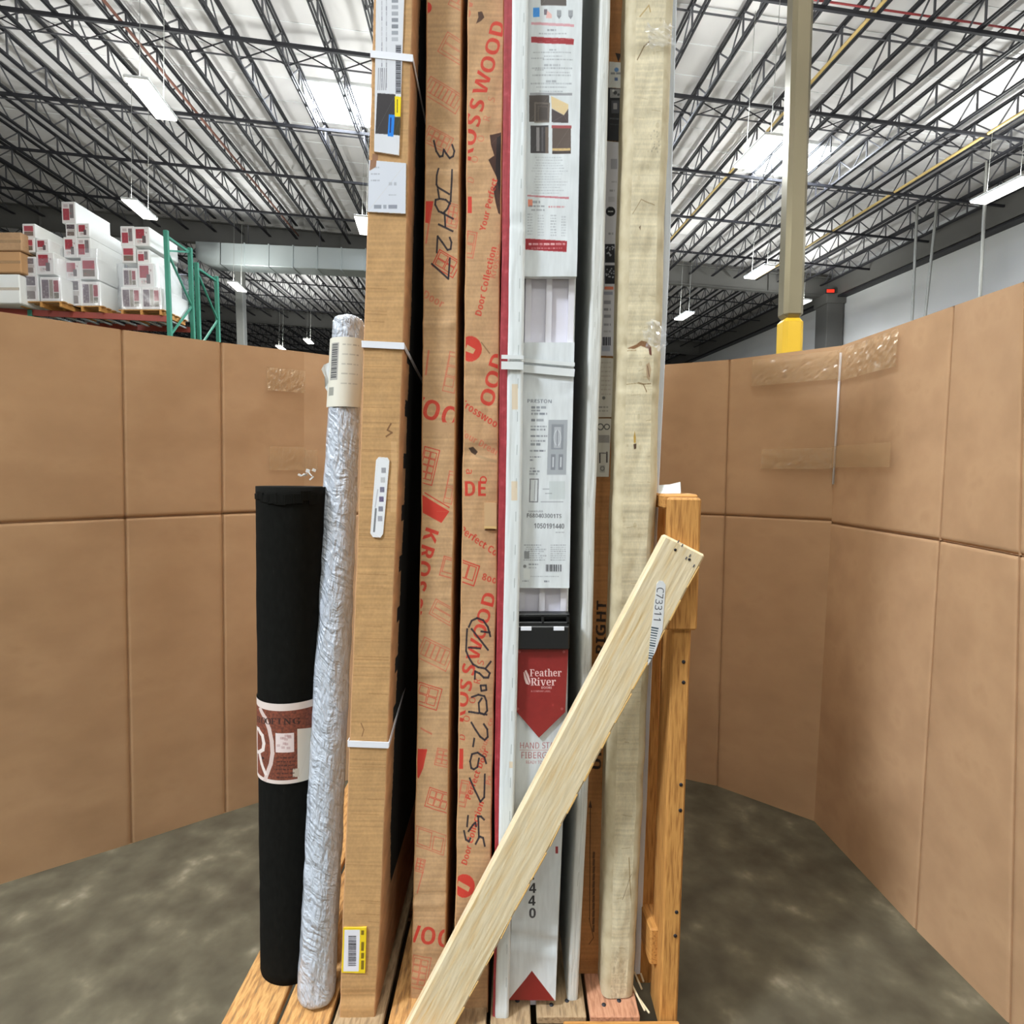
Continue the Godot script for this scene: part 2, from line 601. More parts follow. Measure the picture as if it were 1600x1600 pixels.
func ceiling_lights() -> void:
	var jd := J.normalized()
	var b := Basis(T.normalized(), Vector3.UP, -jd).orthonormalized()
	for k in LAMPS.size():
		var l = LAMPS[k]
		var eye := Vector3(0, CAM_H, 0)
		var hang := 0.82 if l[0] > 16.0 else HANG          # those by the side wall hang higher
		var at := eye + (roof(l[0], l[1], -0.12) - eye) * hang
		var which := "white strip light hanging under the dark roof joists"
		if k == 0: which = "white strip light over the shrink-wrapped cartons on the rack"
		elif k == 4: which = "white strip light just behind the green rack upright"
		elif k == 2: which = "white strip light right beside the skylight near the steel column"
		elif k == 3: which = "white strip light by the conduits of the white side wall"
		var o := thing("strip_light", which, "light", at, "strip lights under the roof")
		put("housing", block(Vector3(0, 0.045, 0), Vector3(0.4, 0.05, 1.2) * (hang / HANG), 0.015, b), M.white_paint, o)
		put("diffuser", block(Vector3(0, 0.005, 0), Vector3(0.37, 0.03, 1.16) * (hang / HANG), 0.01, b), M.lamp_glow, o)
		put("added_uplight_lens", block(Vector3(0, 0.075, 0), Vector3(0.34, 0.012, 1.1), 0.004, b), M.lamp_glow, o)  # glowing top face, added along with the upward light
		var rise := roof(l[0] * hang, l[1] * hang, 0.0).y - at.y
		for e in [-0.45, 0.45]:
			var st := start()
			bar(st, b * Vector3(0, 0.07, e), b * Vector3(0, rise, e), 0.008, 0.008, Vector3.FORWARD)
			put("cable", done(st), M.grey_column, o)
		for way in [1.0, -1.0]:
			var a := AreaLight3D.new()
			a.name = "lamp" if way > 0 else "added_uplight"
			a.area_size = Vector2(0.36, 1.14)
			a.light_energy = LAMP_DOWN if way > 0 else LAMP_UP
			a.light_color = Color(0.985, 1.0, 0.975)
			a.shadow_enabled = true
			a.area_range = 60.0
			o.add_child(a)
			a.transform = Transform3D(b * Basis(Vector3.RIGHT, -PI / 2 * way), b * Vector3(0, -0.02 if way > 0 else 0.09, 0))
	for k in SKYLIGHTS.size():
		var s = SKYLIGHTS[k]
		var at := roof(s[0], s[1], 0.66)
		var o := thing("skylight", ["bright skylight panel beside the tall brown carton", "bright skylight panel behind the steel column with yellow foot"][k] if k < 2 else "extra bright skylight panel added in the white roof", "skylight", at, "skylights in the roof")
		var st := start()
		for e in [-0.98, 0.98]:
			bar(st, b * Vector3(e, 0, -0.95), b * Vector3(e, 0, 0.95), 0.06, 0.14)
			bar(st, b * Vector3(-0.98, 0, e * 0.97), b * Vector3(0.98, 0, e * 0.97), 0.06, 0.14)
		put("curb", done(st), M.white_paint, o)
		put("pane", block(Vector3(0, 0.03, 0), Vector3(1.9, 0.03, 1.84), 0.005, b), M.daylight, o)
		var a := AreaLight3D.new()
		a.name = "daylight"
		a.area_size = Vector2(1.85, 1.8)
		a.light_energy = s[2]
		a.light_color = Color(0.93, 0.965, 1.0)
		a.shadow_enabled = true
		a.area_range = 60.0
		o.add_child(a)
		a.transform = Transform3D(b * Basis(Vector3.RIGHT, -PI / 2), b * Vector3(0, -0.01, 0))


const A0 := -34.0      # inner faces of the building along T and J
const A1 := 17.6
const B0 := -22.0
const B1 := 66.0

func slab(corners: Array, offset: Vector3) -> ArrayMesh:
	var st := start()
	var mid: Vector3 = (corners[0] + corners[2]) * 0.5 + offset * 0.5
	var other := []
	for c in corners: other.append(c + offset)
	face(st, corners, -offset)
	face(st, other, offset)
	for k in 4:
		var n := (k + 1) % 4
		face(st, [corners[k], corners[n], other[n], other[k]], (corners[k] + corners[n]) * 0.5 + offset * 0.5 - mid)
	return done(st)

func shell() -> void:
	var ground := func(a: float, b: float) -> Vector3:
		var p := roof(a, b); p.y = 0.0; return p
	struct("floor", slab([ground.call(A0 - 1, B0 - 1), ground.call(A1 + 1, B0 - 1), ground.call(A1 + 1, B1 + 1), ground.call(A0 - 1, B1 + 1)], Vector3(0, -0.3, 0)), M.concrete, "stained grey concrete warehouse floor")
	var up := 0.7
	var deck := struct("ceiling", slab([roof(A0 - 1, B0 - 1, up), roof(A1 + 1, B0 - 1, up), roof(A1 + 1, B1 + 1, up), roof(A0 - 1, B1 + 1, up)], Vector3(0, 0.3, 0)), M.insulation, "white insulated roof deck above the joists")
	# seams of the insulation sheets
	for k in 24:
		var st := start()
		var b := 11.6 + k * 1.1
		bar(st, roof(A0, b, up - 0.004), roof(A1, b, up - 0.004), 0.025, 0.012)
		put("insulation_seam", done(st), M.wall_white, deck)
	var side := func(called: String, p: Array, out: Vector3, label: String, m: Material) -> void:
		struct(called, slab(p, out), m, label)
	var wall := func(called: String, a0: float, b0: float, a1: float, b1: float, out: Vector3, label: String, m: Material) -> void:
		side.call(called, [ground.call(a0, b0), ground.call(a1, b1), roof(a1, b1, 0.9), roof(a0, b0, 0.9)], out * 0.3, label, m)
	wall.call("wall_right", A1, B0 - 1, A1, B1 + 1, Vector3.RIGHT, "white warehouse side wall under the dark eaves", M.wall_white)
	wall.call("wall_left", A0, B0 - 1, A0, B1 + 1, Vector3.LEFT, "white warehouse wall far behind the rack", M.wall_white)
	wall.call("wall_back", A0 - 1, B1, A1 + 1, B1, Vector3.FORWARD, "far end wall of the warehouse", M.wall_white)
	wall.call("wall_front", A0 - 1, B0, A1 + 1, B0, Vector3.BACK, "warehouse wall opposite the far end", M.wall_white)


func roof_steel() -> void:
	# joists: chords of twin angles with a web of verticals and diagonals
	var bays := [[9.2, 27.7, -25, 15], [28.1, 44.8, -30, 15], [45.2, 61.8, -30, 15]]
	for n in bays.size():
		var bay = bays[n]
		var len: float = bay[1] - bay[0]
		var chord := func(up: float, w: float) -> ArrayMesh:
			var st := start()
			for s in [-1.0, 1.0]:
				bar(st, T * s * w + Vector3(0, up, 0), T * s * w + J * len + Vector3(0, up, 0), 0.034, 0.05)
			return done(st)
		var low: ArrayMesh = chord.call(0.0, 0.032)
		var top: ArrayMesh = chord.call(0.55, 0.032)
		var web := start()
		bar(web, Vector3(0, 0, 0), Vector3(0, 0.55, 0), 0.035, 0.035, Vector3.RIGHT)
		bar(web, J * -0.64, Vector3(0, 0.55, 0), 0.028, 0.028)
		bar(web, J * 0.64, Vector3(0, 0.55, 0), 0.028, 0.028)
		var panel := done(web)
		var whole := start()
		var panels := int(len / 1.3)
		for p in panels: whole.append_from(panel, 0, Transform3D(Basis(), J * (0.66 + p * 1.3)))
		var joined := done(whole)
		for k in range(bay[2], bay[3] + 1):
			var o := thing("roof_joist", ["dark open-web steel joist under the roof, in the bay with the skylights", "dark open-web steel joist in the bay beyond the first girder", "dark open-web steel joist in the farthest bay"][n], "joist", roof(k * 1.11, bay[0]), ["joists of the skylight bay", "joists of the second bay", "joists of the far bay"][n])
			put("bottom_chord", low, M.steel, o)
			put("top_chord", top, M.steel, o)
			if n == 0:
				for p in panels:
					var w := put("web_panel", panel, M.steel_mid, o)
					w.position = J * (0.66 + p * 1.3)
			else:
				put("web", joined, M.steel_mid, o)
	# bridging lines across the joists
	var brace := start()
	var step := T * 1.11
	bar(brace, Vector3(0, 0.02, 0), step + Vector3(0, 0.52, 0), 0.022, 0.022)
	bar(brace, Vector3(0, 0.52, 0), step + Vector3(0, 0.02, 0), 0.022, 0.022)
	var cross := done(brace)
	var lines := [11.3, 14.5, 18.0, 21.3, 24.75, 31.5, 35.0, 38.3, 41.7, 48.0, 52.0, 56.0]
	for k in lines.size():
		var b: float = lines[k]
		var o := thing("bridging_bar", "long dark bar bridging all the roof joists crosswise", "bar", roof(0, b), "bridging bars under the joists")
		var st := start()
		bar(st, T * -28.0 + Vector3(0, -0.06, 0), T * A1 + Vector3(0, -0.06, 0), 0.06 if b < 27 else 0.05, 0.075 if b < 27 else 0.05)
		put("bar", done(st), M.steel, o)
		if k in [1, 2, 3]:
			var thin := start()
			bar(thin, T * -28.0 + J * -1.9 + Vector3(0, 0.5, 0), T * A1 + J * -1.9 + Vector3(0, 0.5, 0), 0.03, 0.03)
			put("top_rod", done(thin), M.steel_mid, o)
		if k == 1:
			for i in range(-22, 15):
				var x := put("cross_brace", cross, M.steel, o)
				x.position = step * i + J * 0.9
	# girders across the joists
	for k in 4:
		var b: float = [9.0, 27.9, 45.0, 62.0][k]
		var o := thing("girder", ["dark steel girder across the roof above the front column", "deep dark steel girder crossing behind the rack and duct", "dark steel girder crossing the roof beyond the first one", "dark steel girder near the far wall"][k], "girder", roof(0, b))
		for part in [["web_plate", -0.02, 0.03, 0.86], ["bottom_flange", -0.46, 0.3, 0.04], ["top_flange", 0.42, 0.3, 0.04]]:
			var st := start()
			bar(st, T * (A0 + 0.1) + Vector3(0, part[1], 0), T * (A1 - 0.05) + Vector3(0, part[1], 0), part[2], part[3])
			put(part[0], done(st), M.girder, o)
		var st2 := start()
		bar(st2, Vector3(0, -0.44, 0), Vector3(0, 0.4, 0), 0.02, 0.28, -J)
		var plate := done(st2)
		for a in range(-30, 17, 4):
			put("stiffener", plate, M.girder, o).position = T * a
	# dark ledger along the side wall
	var e := thing("eaves_beam", "deep dark beam along the top of the white side wall", "beam", roof(A1 - 0.25, B0 + 0.5))
	var se := start()
	bar(se, Vector3(0, -0.1, 0), J * (B1 - B0 - 1) + Vector3(0, -0.1, 0), 0.42, 0.9)
	put("beam", done(se), M.girder, e)
	var sf := start()
	bar(sf, Vector3(0.05, -0.62, 0), J * (B1 - B0 - 1) + Vector3(0.05, -0.62, 0), 0.5, 0.06)
	put("flange", done(sf), M.steel, e)
	# pipes
	for p in [["sprinkler_pipe", -7.66, 0.08, M.rust_pipe, "brownish sprinkler pipe running along a joist above the rack", 0.035], ["gas_pipe", 7.72, 0.02, M.gas_pipe, "yellowish pipe clipped along a joist by the steel column", 0.04], ["gas_pipe", 13.2, -0.02, M.gas_pipe, "yellowish pipe running between joists by the side wall", 0.04]]:
		var st := start(true)
		var a: float = p[1]
		tube(st, [roof(a, 10.9, p[2]), roof(a, 19.0, p[2]), roof(a, 27.5, p[2])], p[5], 8)
		tag(put(p[0], done(st), p[3]), p[4], "pipe")
	var sr := start(true)
	tube(sr, [roof(6.2, 11.6, 0.3), roof(10.0, 11.55, 0.3), roof(A1 - 0.6, 11.55, 0.3)], 0.02, 8)
	tag(put("sprinkler_pipe", done(sr), M.red_pipe), "thin red sprinkler pipe crossing the joists near the skylight bay", "pipe")


func far_things() -> void:
	# steel column with a yellow foot
	var zc := 9.64
	var foot := atz(1234, 520, zc)
	var o := thing("steel_column", "shiny beige steel column with a yellow painted foot", "column", Vector3(foot.x, 0, -zc))
	var top := roof(5.0, 9.0).y - 0.48
	var w := 0.31
	var yel := atz(1234, 499, zc).y
	put("shaft", block(Vector3(0, (yel + top) * 0.5, 0), Vector3(w, top - yel, w), 0.06), M.column, o)
	put("painted_foot", block(Vector3(0, yel * 0.5, 0), Vector3(w + 0.012, yel, w + 0.012), 0.06), M.yellow, o)
	put("base_plate", block(Vector3(0, 0.015, 0), Vector3(0.55, 0.03, 0.55), 0.004), M.steel_mid, o)
	# grey column under the girder
	var g := roof(-10.24, 27.9)
	var c := thing("steel_column", "plain pale grey steel column under the duct", "column", Vector3(g.x, 0, g.z))
	put("shaft", block(Vector3(0, (g.y - 0.5) * 0.5, 0), Vector3(0.34, g.y - 0.5, 0.34), 0.03), M.grey_column, c)
	put("cap_plate", block(Vector3(0, g.y - 0.5, 0), Vector3(0.5, 0.04, 0.5), 0.004), M.grey_column, c)
	# duct: flanged sections, closed by a mitred end
	var z := 25.4
	var d0 := atz(352, 402, z)
	var d1 := atz(575, 412, z)
	var dir := (d1 - d0) / 6.0
	var hgt := 0.86
	var du := thing("air_duct", "long galvanised air duct hanging below the girder", "duct", d0)
	for k in 11:
		put("duct_section", block(Vector3.ZERO, Vector3(dir.length() - 0.03, hgt, 0.9), 0.02, frame_of(Vector3.ZERO, dir)), M.duct, du).position = dir * (k + 0.5)
		put("flange", block(Vector3.ZERO, Vector3(0.05, hgt + 0.06, 0.96), 0.01, frame_of(Vector3.ZERO, dir)), M.duct, du).position = dir * (k + 1.0)
	for k: int in [1, 4, 7, 10]:
		var sh := start()
		var p0: Vector3 = dir * k + Vector3(0, hgt * 0.5, 0)
		bar(sh, p0, p0 + Vector3(0, 0.9, 0), 0.025, 0.025, Vector3.FORWARD)
		put("hanger_rod", done(sh), M.steel_mid, du)
	var st := start(true)
	var fb := frame_of(Vector3.ZERO, dir)
	var prev := []
	for k in 7:
		var t := k / 6.0
		var ring_pts := []
		var x := -1.0 * sin(t * PI * 0.5)
		var sc := lerpf(1.0, 0.35, t * t)
		for q in [[-1, -1], [1, -1], [1, 1], [-1, 1]]:
			ring_pts.append(fb * Vector3(x, hgt * 0.5 * (1.0 - (1.0 - sc) * (1.0 - q[0]) * 0.5) * q[0], q[1] * 0.45))
		if prev:
			for i in 4:
				var j := (i + 1) % 4
				face(st, [prev[i], prev[j], ring_pts[j], ring_pts[i]], prev[i] + prev[j] - fb * Vector3(x, 0, 0) * 2.0)
		prev = ring_pts
	face(st, prev, -dir)
	put("end_elbow", done(st), M.duct, du)
	# pilaster at the girder's end
	var p := roof(A1 - 0.45, 27.7)
	var pi := thing("wall_pilaster", "dark grey pilaster standing out of the white side wall", "pilaster", Vector3(p.x, 0, p.z))
	put("pier", block(Vector3(0, p.y * 0.5 - 0.3, 0), Vector3(0.8, p.y - 0.6, 1.1), 0.02), M.girder, pi)
	put("capital", block(Vector3(0, p.y - 0.7, 0), Vector3(0.95, 0.5, 1.25), 0.02), M.girder, pi)
	var ex := atz(1297, 455, -p.z - 0.75)
	var es := thing("exit_sign", "small glowing red sign on the dark pilaster", "sign", ex)
	var glow := plain(c8(225, 60, 40), 0.4)
	glow.emission_enabled = true
	glow.emission = c8(255, 50, 30)
	glow.emission_energy_multiplier = 0.6
	put("case", block(Vector3.ZERO, Vector3(0.42, 0.22, 0.08), 0.01), M.steel, es)
	put("lit_face", block(Vector3(0, 0, 0.045), Vector3(0.36, 0.15, 0.01), 0.003), glow, es)
	# conduits hanging down in front of the side wall
	for k in 3:
		var v = [[1432, 350, 500, 20.6], [1462, 370, 492, 20.2], [1538, 330, 470, 17.6]][k]
		var q0 := atz(v[0], v[1], v[3])
		var sc := start(true)
		tube(sc, [Vector3(q0.x, roof(15, v[3]).y - 0.0, q0.z), Vector3(q0.x - (0.6 if k == 1 else 0.0), 0.0, q0.z)], 0.045, 8)
		tag(put("conduit", done(sc), M.grey_column), ["straight grey conduit hanging before the white wall by the pilaster", "slanting grey conduit hanging before the white wall", "grey conduit hanging before the white wall under the strip light"][k], "conduit")


func rack() -> void:
	var z0 := 14.0
	var s := Vector3(1, 0, -0.2)                 # the rack runs this way
	var p0 := atz(262, 430, z0)                  # near upright
	var base := Vector3(p0.x, 0, -z0)
	var level := atz(260, 494, z0).y             # top of the front beam
	var top := atz(261, 360, z0).y
	var back := Vector3(-0.03, 0, -1.07)
	var r := thing("pallet_rack", "green and red steel pallet rack carrying the shrink-wrapped cartons", "rack", base)
	for f in [[Vector3.ZERO, top], [back * 1.28, top - 0.25], [s * -2.75, level]]:
		for k in 2:
			var at: Vector3 = f[0] + back * k
			put("upright", block(Vector3(0, f[1] * 0.5, 0), Vector3(0.1, f[1], 0.08), 0.01), M.green, r).position = at
		var y := 0.6
		var n := 0
		while y < f[1] - 0.3:
			var st := start()
			var y2 := minf(y + 0.95, f[1] - 0.1)
			if n % 2 == 0: bar(st, Vector3(0, y, 0), back + Vector3(0, y2, 0), 0.04, 0.04)
			else: bar(st, Vector3(0, y2, 0), back + Vector3(0, y, 0), 0.04, 0.04)
			put("brace", done(st), M.green, r).position = f[0]
			y = y2; n += 1
		var sh := start()
		bar(sh, Vector3(0, f[1] - 0.12, 0), back + Vector3(0, f[1] - 0.12, 0), 0.04, 0.05)
		put("brace", done(sh), M.green, r).position = f[0]
	for k in 2:
		for n in 2:
			var st := start()
			bar(st, Vector3.ZERO, s * -2.74, 0.05, 0.13)
			put("beam", done(st), M.red_beam, r).position = back * k + s * (-2.75 * n) + Vector3(0, level - 0.065, 0)
	for k in 20:
		var st := start()
		bar(st, Vector3.ZERO, back * 0.96, 0.05, 0.03)
		put("deck_wire", done(st), M.duct, r).position = back * 0.02 + s * (-0.15 - k * 0.27) + Vector3(0, level - 0.03, 0)
	# pallets with cartons: [left pixel, right pixel at the foot, rows from the foot up], each row a list of [x0, y0, x1, y1] of the carton ends
	var ends := end_prints()
	var stacks := [
		[[[33, 434, 59, 476], [64, 438, 95, 476]], [[33, 405, 56, 433], [58, 402, 84, 437]], [[35, 381, 54, 404], [57, 380, 76, 401]], [[36, 358, 55, 380]]],
		[[[100, 436, 126, 478], [128, 440, 156, 478]], [[102, 406, 125, 435], [127, 405, 151, 439]], [[100, 373, 120, 405], [121, 373, 141, 404]], [[103, 350, 119, 372], [121, 350, 139, 372]], [[97, 315, 117, 349]]],
		[[[190, 447, 220, 482], [222, 449, 251, 484]], [[192, 416, 214, 446], [216, 410, 240, 448]], [[191, 388, 211, 415], [214, 388, 233, 409]], [[189, 356, 209, 387], [210, 357, 233, 387]]],
	]
	var stack_names := ["second rack stack", "tallest rack stack", "stack by the upright"]
	for n in stacks.size():
		var zf: float = z0 - [0.78, 0.42, 0.12][n]
		var foot: Array = stacks[n][0]
		var x0 := atz(foot[0][0] - 2, foot[0][3], zf).x
		var x1 := atz(foot[-1][2] + 2, foot[-1][3], zf).x
		var pal := thing("wooden_pallet", "wooden pallet on the rack beam under the " + ["second", "tallest", "rightmost"][n] + " carton stack", "pallet", Vector3((x0 + x1) * 0.5, level, -zf - 0.5))
		for k in 6:
			put("deck_board", block(Vector3(0, 0.11, -0.45 + k * 0.18), Vector3(x1 - x0 + 0.1, 0.02, 0.1), 0.003), M.deck[0], pal)
		for k in 3:
			put("stringer", block(Vector3((k - 1) * (x1 - x0) * 0.46, 0.05, 0), Vector3(0.05, 0.1, 1.0), 0.003), M.amber, pal)
		var y := level + 0.12
		for row in stacks[n]:
			var hh := 0.0
			for b in row:
				var l := atz(b[0], b[3], zf)
				var u := atz(b[2], b[1], zf)
				var size := Vector3(u.x - l.x, u.y - l.y, 1.15)
				hh = maxf(hh, size.y)
				var box := thing("carton", "white carton in the " + stack_names[n], "carton", Vector3((l.x + u.x) * 0.5, y, -zf - 0.575), "cartons on the rack")
				put("body", block(Vector3(0, size.y * 0.5, 0), size, 0.01), M.rack_card, box)
				var kind: int = rng.randi() % ends.size() if row != stacks[n][0] else 3 + rng.randi() % 2
				box.set_meta("label", "white carton with " + ["a red square on", "red-grey print on", "a red band across", "a dark picture on", "dark stripes on"][kind] + " its end, in the " + stack_names[n])
				put("end_panel", quad_panel(size.x - 0.03, size.y - 0.03, Vector3(0, size.y * 0.5, 0.577)), ends[kind], box)
			y += hh - 0.004
		# the loose film wrapped round the load
		var film := thing("stretch_film", "clear stretch film wrapped round the " + ["second", "tallest", "rightmost"][n] + " carton stack", "film", Vector3((x0 + x1) * 0.5, level + 0.12, -zf - 0.575))
		var sf := start(true)
		var wv := Vector3((x1 - x0) * 0.5 + 0.03, 0, 0.6)
		var hgt: float = (y - level - 0.12) * 0.55
		var pr := []
		for k in 7:
			var rr := []
			for q in 24:
				var t := TAU * q / 24.0
				var cx: float = clampf(cos(t) * 1.6, -1, 1) * wv.x + 0.012 * sin(q * 5.0 + k * 2.0)
				var cz: float = clampf(sin(t) * 1.6, -1, 1) * wv.z + 0.012 * cos(q * 3.0 + k * 4.0)
				rr.append(Vector3(cx, hgt * k / 6.0, cz))
			if pr:
				for q in 24:
					var q2 := (q + 1) % 24
					face(sf, [pr[q], pr[q2], rr[q2], rr[q]], pr[q] + pr[q2])
			pr = rr
		put("wrap", done(sf), M.clear_film, film)
	# brown cartons at the frame's edge
	for k in 3:
		var q = [[-60, 432, 28, 478], [-60, 398, 30, 431], [-60, 368, 31, 397]][k]
		var l := atz(q[0], q[3], z0 - 1.0)
		var u := atz(q[2], q[1], z0 - 1.0)
		var hh := u.y - l.y
		var yy: float = level + 0.02 + [0.0, 0.645, 1.1][k]
		var box := thing("carton", ["white-wrapped carton at the foot of the brown stack on the rack", "shrink-wrapped brown carton between two others on the rack", "plain brown carton on top of the wrapped stack on the rack"][k], "carton", Vector3((l.x + u.x) * 0.5, yy, -z0 + 0.42))
		put("body", block(Vector3(0, hh * 0.5, 0), Vector3(u.x - l.x, hh, 1.1), 0.02), [M.rack_card, M.brown, M.kraft][k], box)
		put("tape", block(Vector3(0, hh * 0.5, 0.551), Vector3(u.x - l.x - 0.02, 0.06, 0.003), 0.001), M.tape, box)

func quad_panel(w: float, h: float, at: Vector3) -> ArrayMesh:
	var st := start()
	face(st, [at + Vector3(-w, -h, 0) * 0.5, at + Vector3(w, -h, 0) * 0.5, at + Vector3(w, h, 0) * 0.5, at + Vector3(-w, h, 0) * 0.5], Vector3.BACK, [Vector2(0, 1), Vector2(1, 1), Vector2(1, 0), Vector2(0, 0)])
	return done(st)

func end_prints() -> Array:
	var out := []
	for k in 5:
		var c := Canvas.new(64, 64, c8(216, 210, 208))
		var s := {"canvas": c, "map": func(p: Vector2) -> Vector2: return p / 64.0}
		match k:
			0:
				rect(s, 6, 6, 44, 40, c8(150, 46, 58)); rect(s, 34, 30, 50, 56, c8(92, 78, 78)); rect(s, 12, 44, 30, 58, c8(196, 186, 182))
			1:
				rect(s, 4, 20, 36, 56, c8(156, 54, 66)); rect(s, 38, 6, 58, 50, c8(120, 112, 112)); rect(s, 8, 6, 30, 16, c8(186, 170, 170))
			2:
				rect(s, 6, 8, 56, 34, c8(160, 60, 72)); rect(s, 6, 36, 56, 58, c8(112, 96, 84))
			3:
				rect(s, 4, 4, 56, 26, c8(80, 66, 72)); rect(s, 8, 28, 58, 40, c8(168, 160, 154)); rect(s, 6, 40, 54, 60, c8(104, 90, 84))
			4:
				rect(s, 4, 6, 26, 58, c8(96, 76, 82)); rect(s, 28, 6, 40, 58, c8(132, 122, 108)); rect(s, 42, 8, 58, 40, c8(142, 54, 62)); rect(s, 42, 42, 58, 58, c8(110, 100, 84))
		for q in 12:
			var x := rng.randf_range(4, 54); var y := rng.randf_range(4, 56)
			rect(s, x, y, x + rng.randf_range(2, 8), y + rng.randf_range(2, 6), Color(rng.randf_range(0.3, 0.9), 0.32, 0.34, 0.5) if k < 3 else Color(0.75, 0.72, 0.7, 0.4))
		out.append(print_material(c, 0.45))
	return out


# ---------------------------------------------------------------- the cardboard screen round the pallet
func panel_mesh(bl: Vector3, br: Vector3, tr: Vector3, tl: Vector3, grooves: Array, seed_at: float, towards: Vector3) -> ArrayMesh:   # grooves: depth at the left, right, bottom and top edge
	var wd := bl.distance_to(br)
	var ht := bl.distance_to(tl)
	var n := (br - bl).cross(tl - bl).normalized()
	if n.dot(towards - bl) < 0.0: n = -n
	var cuts := func(length: float) -> Array:
		var c := [0.0, 0.002, 0.004, 0.007, 0.014]
		var k := int(ceil((length - 0.028) / 0.06))
		for i in range(1, k): c.append(0.014 + (length - 0.028) * i / k)
		return c + [length - 0.014, length - 0.007, length - 0.004, length - 0.002, length]
	var us: Array = cuts.call(wd)
	var vs: Array = cuts.call(ht)
	var st := start(true)
	var rows := []
	for v in vs:
		var row := []
		for u in us:
			var p := bl.lerp(br, u / wd).lerp(tl.lerp(tr, u / wd), v / ht)
			var e := 0.0
			for g in [[u, grooves[0]], [wd - u, grooves[1]], [v, grooves[2]], [ht - v, grooves[3]]]:
				e -= g[1] * exp(-pow(g[0] / 0.0038, 2.0))
			var inner := smoothstep(0.0, 0.12, u) * smoothstep(0.0, 0.12, wd - u) * smoothstep(0.0, 0.12, v) * smoothstep(0.0, 0.12, ht - v)
			e += inner * (0.009 * noise.get_noise_3d(u * 26.0, v * 20.0, seed_at) + 0.002 * noise.get_noise_3d(u * 160.0, v * 120.0, seed_at))
			row.append(p + n * e)
		rows.append(row)
	for j in vs.size() - 1:
		for i in us.size() - 1:
			face(st, [rows[j][i], rows[j][i + 1], rows[j + 1][i + 1], rows[j + 1][i]], n)
	var m := done(st)
	var sb := start()
	var q := [bl, br, tr, tl]
	var bk := []
	for p in q: bk.append(p - n * 0.018)
	face(sb, bk, -n)
	for k in 4:
		var k2 := (k + 1) % 4
		face(sb, [q[k], q[k2], bk[k2], bk[k]], (q[k] + q[k2]) * 0.5 - (bl + tr) * 0.5)
	return done(sb, m)

var screen_lines := []

